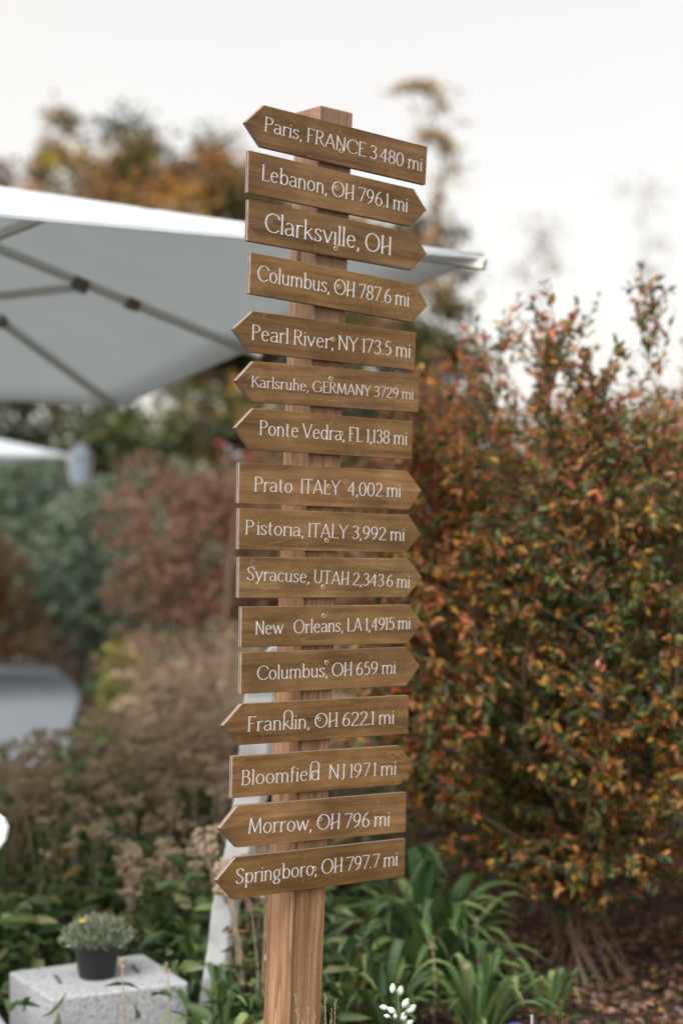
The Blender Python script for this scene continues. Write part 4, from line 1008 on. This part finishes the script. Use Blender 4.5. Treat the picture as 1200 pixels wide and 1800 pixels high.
G['t'] = (.32, [[(.13, .9), (.13, .14)] + arc(.24, .12, .11, .12, 180, 290, 7), [(.02, XH), (.28, XH)]])
G['y'] = (.48, [[(.02, XH), (.24, .02)], [(.46, XH), (.24, .02), (.15, -.22), (.04, -.27)], [(-.03, XH), (.07, XH)], [(.41, XH), (.5, XH)]])
G['f'] = (.28, [[(.11, 0), (.11, .82)] + arc(.22, .82, .11, .22, 180, 60, 8), [(.0, XH), (.26, XH)], [(.05, 0), (.17, 0)]])
G['p'] = (.52, S(.08, -.3, XH, 1, 2) + [arc(.28, .33, .2, .33, 180, -180, 24)])
G['g'] = (.50, [arc(.23, .40, .18, .26, 0, 360, 22), [(.37, .58), (.50, .68)], spl((.12, .2), (.08, .10), (.20, .03), (.38, -.02), (.42, -.14), (.32, -.27), (.14, -.28), (.04, -.17), (.10, -.04), (.22, .02))])
# joined letters: the tall arch over "kl" and over "ld"
G['{'] = (.64, [[(.07, 0), (.07, .98)] + arc(.32, .98, .25, .34, 180, 0, 16) + [(.57, 0)], [(.07, .26), (.36, .64)], [(.17, .38), (.48, .0)], [(.02, 0), (.13, 0)], [(.52, 0), (.63, 0)]])
G['}'] = (.66, [[(.07, 0), (.07, .98)] + arc(.32, .98, .25, .34, 180, 0, 16) + [(.57, 0)], arc(.37, .33, .2, .33, 0, 360, 22), [(.02, 0), (.13, 0)], [(.52, 0), (.64, 0)]])
G['0'] = (.50, [arc(.25, .47, .22, .49, 0, 360, 26)])
G['1'] = (.16, S(.09, 0, .96) + [[(.0, .86), (.09, .96)]])
G['2'] = (.48, [spl((.05, .76), (.10, .91), (.24, .96), (.38, .88), (.42, .72), (.34, .48), (.16, .22), (.03, 0)), [(.03, 0), (.46, 0), (.46, .07)]])
G['3'] = (.44, [spl((.05, .82), (.14, .94), (.26, .96), (.37, .86), (.37, .68), (.28, .56), (.16, .53)), spl((.16, .53), (.32, .50), (.41, .36), (.40, .16), (.28, .01), (.14, .0), (.03, .12))])
G['4'] = (.50, [[(.36, .96), (.02, .28)], [(.02, .28), (.48, .28)], [(.36, .96), (.36, 0)], [(.30, 0), (.42, 0)]])
G['5'] = (.44, [[(.40, .96), (.12, .96)], [(.12, .96), (.08, .56)], spl((.08, .56), (.20, .61), (.34, .54), (.41, .32), (.34, .10), (.20, 0), (.04, .06))])
G['6'] = (.48, [arc(.25, .27, .20, .27, 0, 360, 22), spl((.05, .28), (.09, .58), (.22, .84), (.38, .97))])
G['9'] = (.48, [arc(.23, .68, .20, .28, 0, 360, 22), spl((.43, .68), (.39, .38), (.26, .12), (.10, 0))])
G['7'] = (.46, [[(.02, .88), (.02, .96), (.45, .96)], [(.45, .96), (.15, 0)]])
G['8'] = (.46, [arc(.23, .73, .17, .23, 0, 360, 20), arc(.23, .25, .20, .25, 0, 360, 22)])
G[','] = (.12, [[(.07, .06), (.08, 0), (.03, -.16)]])
G['.'] = (.10, [[(.05, 0), (.05, .07)]])
G["'"] = (.10, [[(.04, 1.1), (.08, 1.0)]])
G['*'] = (.16, [[(.04, .98), (.08, 1.08)]])
G[' '] = (.24, [])
G['_'] = (.15, [])

def text_mesh(txt, length, cap):
    thick, thin = .102, .034
    x = 0; strokes = []
    for chh in txt:
        w_, ss = G[chh]
        strokes += [[(x + a, b) for a, b in s] for s in ss]; x += w_ + (.085 if chh not in ' _' else 0)
    tot = x - .085; sx = length / tot; mb = MB()
    for si, s in enumerate(strokes):
        pts = [(a * sx, b * cap) for a, b in s]; n = len(pts); L_ = []; Rr = []
        y = -(.00025 + .00002 * (si % 9))
        for i in range(n):
            a = pts[max(i - 1, 0)]; b = pts[min(i + 1, n - 1)]; dx, dy = b[0] - a[0], b[1] - a[1]; q = math.hypot(dx, dy) or 1e-6; dx /= q; dy /= q
            lean = dy
            wv = (thin + (thick - thin) * abs(lean) ** 1.6) * cap / 2
            if dx * dy > 0 and abs(dy) < .995 and n == 2: wv *= .78       # upstrokes are finer
            L_.append((pts[i][0] - dy * wv, pts[i][1] + dx * wv)); Rr.append((pts[i][0] + dy * wv, pts[i][1] - dx * wv))
        for i in range(n - 1):
            mb.add([(L_[i][0], y, L_[i][1]), (Rr[i][0], y, Rr[i][1]), (Rr[i + 1][0], y, Rr[i + 1][1]), (L_[i + 1][0], y, L_[i + 1][1])], [(0, 1, 2, 3)])
    return mb
BOARDS = [
 ('Paris, FRANCE 3_480 mi', 'L', [(464.5, 184.6), (751, 258), (747.5, 325), (459.7, 258), (431.5, 215)], (464.5, 229.7), (741, 301), 25, (599, 265.6), (.96, .93, .93)),
 ('Lebanon, OH 796.1 mi', 'R', [(437.7, 264), (727, 332), (749.4, 369.7), (722, 398), (436, 338.6)], (459.7, 316), (715.7, 372.7), 27, (591.7, 330.5), (.96, .93, .92)),
 ('Clarksv!lle, OH', 'R', [(437.7, 350), (727.8, 409), (749.4, 446), (723, 475), (435, 423)], (465, 406), (686, 448), 33, (590, 436.8), (.97, .95, .93)),
 ('Columbus, OH 787.6 mi', 'R', [(441.4, 443), (730, 499.5), (751, 537), (726, 566.5), (438.8, 516)], (452, 492.5), (718, 538.7), 27, (595.8, 504), (1, .97, .92)),
 ('Pearl River, NY 173.5 mi', 'L', [(445, 547), (731, 584.5), (728.5, 651), (439.6, 619), (411, 578)], (442, 596.6), (720.5, 628.5), 26, (584.8, 596.6), (1.0, .97, .9)),
 ('Karlsruhe, GERMANY 3729 mi', 'L', [(446, 634.7), (736, 658.6), (735, 725), (445, 707), (415, 669)], (442, 680), (725.6, 701.8), 19.5, (581, 666), (1, .96, .9)),
 ('Ponte Vedra, FL 1,138 mi', 'L', [(446, 717.6), (725, 741), (723.7, 808), (441.4, 790.6), (414, 752)], (456, 764), (714.6, 781.8), 25, (600, 761.6), (1, .96, .9)),
 ('Prato  ITALY  4,002 mi', 'R', [(421.6, 812.7), (715.7, 828), (740.6, 862), (718.6, 896), (419.8, 885)], (447, 863.3), (703.6, 873.6), 25, (578, 855), (1.08, 1.05, .96)),
 ('P_istor!a, ITALY 3,992 mi', 'R', [(421, 893), (717.5, 905), (739.5, 938.5), (713.8, 971.5), (419.8, 966)], (431, 938.5), (710, 950.6), 24.5, (573.8, 950), (1.1, 1.06, .95)),
 ('Syracuse, UTAH 2,343_6 mi', 'R', [(421, 979), (716.4, 981.8), (741.7, 1014.4), (715.7, 1049.6), (419.8, 1051.4)], (434, 1019), (719.3, 1032.7), 23, (568, 1032), (1.24, 1.26, 1.22)),
 ('New   Orleans, LA 1,4915 mi', 'R', [(425.3, 1066.8), (717.5, 1062.8), (742, 1095.4), (715.7, 1131), (424.5, 1138)], (449, 1115.6), (720.4, 1105.3), 23.5, (569, 1082.6), (1.1, 1.07, .96)),
 ('Columbus, OH 659 mi', 'R', [(425, 1147.5), (713.8, 1137.6), (737.7, 1170.6), (713, 1205.8), (424, 1220)], (451.7, 1195), (694.4, 1183.4), 24, (573.8, 1164.7), (1.05, 1.02, .92)),
 ('Fran{in, OH 622.1 mi', 'L', [(426, 1237.3), (717.9, 1222), (717.5, 1290), (421, 1310), (392, 1276)], (435, 1285.7), (691.8, 1271.4), 25.5, (561, 1264), (1.08, 1.03, .86)),
 ('Bloomfie}  NJ 197_1 mi', 'R', [(409, 1329.7), (701.7, 1310.7), (726.7, 1343.7), (704, 1379), (407.7, 1403.4)], (424, 1380), (695.5, 1361), 25.5, (551.4, 1359.4), (1.1, 1.06, .9)),
 ('Morrow, OH 796 mi', 'L', [(418.7, 1416), (713.8, 1392.4), (712.7, 1462.7), (416.8, 1490), (386.4, 1456.6)], (436, 1465.4), (683.8, 1451), 27, (562.8, 1439.7), (1.12, 1.07, .93)),
 ('Springboro, OH 797.7 mi', 'L', [(415, 1506.7), (712, 1474), (711, 1541), (411, 1581), (381, 1548)], (414.5, 1553.7), (698, 1520.7), 26, (553, 1527), (.98, .9, .72)),
]
SPOKEN = ['Paris, FRANCE 3 480 mi', 'Lebanon, OH 796.1 mi', 'Clarksville, OH', 'Columbus, OH 787.6 mi', 'Pearl River, NY 173.5 mi', 'Karlsruhe, GERMANY 3729 mi', 'Ponte Vedra, FL 1,138 mi', 'Prato ITALY 4,002 mi',
          'Pistoria, ITALY 3,992 mi', 'Syracuse, UTAH 2,343 6 mi', 'New Orleans, LA 1,4915 mi', 'Columbus, OH 659 mi', 'Franklin, OH 622.1 mi', 'Bloomfield NJ 197 1 mi', 'Morrow, OH 796 mi', 'Springboro, OH 797.7 mi']
for bi, (txt, side, cor, b0_, b1_, cap, scr, tint) in enumerate(BOARDS):
    Q = [hit(*c) for c in cor]
    TL = Q[0]; TR = Q[1]
    X = (TR - TL).normalized(); X = (X - nrm * X.dot(nrm)).normalized(); Y = -nrm; Z = X.cross(Y).normalized(); Z = Z if Z.z > 0 else -Z
    cen_ = sum(Q, Vector()) / 5
    Mb = Matrix((X, Y, Z)).transposed().to_4x4(); Mb.translation = cen_; Mi = Mb.inverted()
    poly = [(q.x, q.z) for q in (Mi @ p for p in Q)]
    mb = MB(); mb.prism(poly, 0, BT, 1)
    me = mb.mesh('arrow_board', [M_BOARD, M_PLY], False, .0009, 2)
    bo = link('arrow_board', me, SP, label='brown arrow board reading "%s", pointing %s' % (SPOKEN[bi], 'left' if side == 'L' else 'right'))
    bo.matrix_basis = Matrix.Translation(-foot) @ Mb; jit = random.Random(bi * 7 + 3); kk = jit.uniform(.88, 1.14); bo.color = (tint[0] * kk, tint[1] * kk * jit.uniform(.97, 1.03), tint[2] * kk * jit.uniform(.94, 1.06), 1)
    s0, s1 = Mi @ hit(*b0_), Mi @ hit(*b1_)
    cz = abs((Mi @ hit(b0_[0], b0_[1] - cap)).z - s0.z)
    tm = text_mesh(txt, (s1 - s0).length, cz)
    lo = tm.obj('lettering', M_LET, bo); ang = math.atan2(s1.z - s0.z, s1.x - s0.x)
    lo.location = (s0.x, 0, s0.z); lo.rotation_euler = (0, -ang, 0)
    sc0 = Mi @ hit(*scr); sm_ = MB()
    sm_.cur = 0
    for k in range(14):
        a, b = 2 * math.pi * k / 14, 2 * math.pi * (k + 1) / 14; rr = .0047
        sm_.add([(0, -.0002, 0), (rr * math.cos(a), -.0012, rr * math.sin(a)), (rr * math.cos(b), -.0012, rr * math.sin(b))], [(0, 1, 2)])
        sm_.add([(rr * math.cos(a), -.0012, rr * math.sin(a)), (rr * 1.15 * math.cos(a), 0, rr * 1.15 * math.sin(a)), (rr * 1.15 * math.cos(b), 0, rr * 1.15 * math.sin(b)), (rr * math.cos(b), -.0012, rr * math.sin(b))], [(0, 1, 2, 3)])
    sm_.cur = 1; sm_.box((0, -.0014, 0), (.0042, .0008, .0012)); sm_.box((0, -.00145, 0), (.0012, .0009, .0042))
    so_ = sm_.obj('screw', [M_SCREW, M_SCREWD], bo); so_.location = (sc0.x, 0, sc0.z)
    # small torn-out splinters of pale wood round the screw
    sp_ = MB(); rs = random.Random(bi)
    for k in range(3):
        a = rs.uniform(-.9, .9); L_ = rs.uniform(.0035, .0065); p = Vector((.003 * math.cos(a), -.0004, .003 * math.sin(a))); d = Vector((math.cos(a), 0, math.sin(a)))
        s_ = Vector((-math.sin(a), 0, math.cos(a))) * .0013
        sp_.add([p - s_ - Vector((0, .00003 * k, 0)), p + s_ - Vector((0, .00003 * k, 0)), p + d * L_ - Vector((0, .00003 * k, 0))], [(0, 1, 2)])
    ss_ = sp_.obj('splinter', mat('pale_splinter', (.45, .34, .18), .8)[0], bo); ss_.location = (sc0.x, 0, sc0.z)

# ------------------------------------------------------------------ white flower buds and fine grass in the foreground
FY = 3.5
fb = PX(708, 1800, FY)
fl = empty('white_flower', 'white flower buds on one green stem just right of the post, bottom foreground', 'flower', (fb.x, FY, 0))
M_FST = mat('flower_stem_green', (.14, .20, .08), .6)[0]
def petal_mat():
    m, t, b = mat('white_petal', (.78, .82, .78), .55)
    tc = N(t, 'ShaderNodeTexCoord'); sp = N(t, 'ShaderNodeTexNoise', _Scale=60, _Detail=3); t.links.new(tc.outputs['Object'], sp.inputs['Vector'])
    t.links.new(ramp(t, sp.outputs[0], [(.38, (.42, .54, .36)), (.6, (.72, .77, .72))]), b.inputs['Base Color']); return m
M_PET = petal_mat()
o_ = Vector(fl.location)
s = MB(); main = [Vector((0, 0, 0)), Vector((.02, .01, .25)), PX(705, 1800, FY) - o_, PX(700, 1760, FY) - o_, PX(699, 1748, FY) - o_]
s.tube(main, [.0022, .002, .0016, .0014, .001], 6)
buds = [(689.6, 1737, 13, .1), (703, 1741.4, 15, .25), (713, 1763, 15, .5), (722, 1773.7, 17, .9), (674, 1771, 12, -1.3), (687.4, 1776, 13, -1.0), (680, 1786, 9, -1.3), (694.4, 1786, 9, -.1), (708.7, 1788, 16, .2), (719, 1798, 13, 1.1)]
for i, (px, py, sz, la) in enumerate(buds):
    p = PX(px, py, FY + random.uniform(-.012, .012)) - o_; k = PX(702 + (px - 700) * .15, min(py + 10, 1795) + 6, FY) - o_
    s.tube([k, k.lerp(p, .6) + Vector((0, 0, .003)), p - Vector((math.sin(la), 0, math.cos(la))) * sz / 2 / F * FY], [.0009] * 3, 4)
for i, (px, py, sz, la) in enumerate(buds):
    p = PX(px, py, FY + random.uniform(-.012, .012)) - o_; Ls = sz / F * FY * 1.3; b = MB()
    for q in range(5):
        a = q * 1.2566 + i; c = Vector((math.cos(a), math.sin(a), 0)) * Ls * .14
        rows = 6
        base = len(b.v)
        for j in range(rows + 1):
            f = j / rows; wv = Ls * .40 * math.sin(math.pi * (f * .86 + .1)) ; ro = Ls * .36 * math.sin(math.pi * (f * .8 + .12))
            for s_ in (-1, 0, 1):
                aa = a + s_ * .75; rr = ro * (1.0 if s_ == 0 else .88)
                b.v.append((math.cos(aa) * rr, math.sin(aa) * rr, (f - .5) * Ls))
        for j in range(rows):
            for s_ in range(2): b.f.append((base + j * 3 + s_, base + j * 3 + s_ + 1, base + j * 3 + s_ + 4, base + j * 3 + s_ + 3)); b.mi.append(0)
    o = b.obj('bud', M_PET, fl, True); o.location = p; o.rotation_euler = (random.uniform(-.3, .3), la, 0)
s.obj('stem', M_FST, fl, True)
def tuft(lab, px, y, n, tops):
    p = PX(px, HY, y); t = empty('fine_grass_tuft', lab, 'grass tuft', (p.x, y, 0), group='fine grass in front of the post')
    for (tx, ty) in tops:
        e = PX(tx, ty, y) - Vector(t.location); b = MB(); pts = [Vector((0, 0, -.01)), Vector((e.x * .25, .01, e.z * .5)), Vector((e.x * .7, .0, e.z * .85)), e]
        b.tube(pts, [.0012, .001, .0007, .0004], 4, False)
        for k in range(9):
            f = .55 + .05 * k; q = pts[2].lerp(e, min(1, (f - .5) * 2)); b.tube([q, q + Vector((random.uniform(-.004, .004), 0, .007))], [.0008, .0003], 3)
        b.obj('blade', M_DRYG, t)
M_DRYG = mat('straw_coloured_grass', (.42, .34, .20), .8)[0]
tuft('fine straw-coloured grass blades just right of the post foot', 578, 3.45, 4, [(571, 1745), (590, 1755), (583, 1772), (580, 1790)])
tuft('fine straw-coloured grass blades crossing the front of the post foot', 540, 3.42, 4, [(519, 1745), (541, 1768), (553, 1778), (531, 1790)])
# pale upright leaf tip, blue bloom and grey blade low in the foreground
nb = empty('low_blue_flower', 'small blue flower low in the bottom right foreground', 'flower', (.49, 4.8, 0))
b = MB(); b.tube([(0, 0, 0), (0, 0, .08)], .002, 5); b.obj('stem', M_FST, nb)
p = PX(905, 1806, 4.8) - Vector(nb.location); b = MB()
for q in range(6): b.ball(p + Vector((math.cos(q) * .012, math.sin(q) * .012, 0)), .011, 7, 5)
b.obj('bloom', mat('blue_petal', (.06, .09, .34), .6)[0], nb, True)
nb = empty('marker_stake', 'short grey stake tip in the bottom right foreground', 'stake', (.455, 4.1, 0))
b = MB(); b.bar((0, 0, 0), PX(934, 1784, 4.1) - Vector(nb.location), .006, .006); b.obj('stake', M_RIB, nb)
random.seed(5)
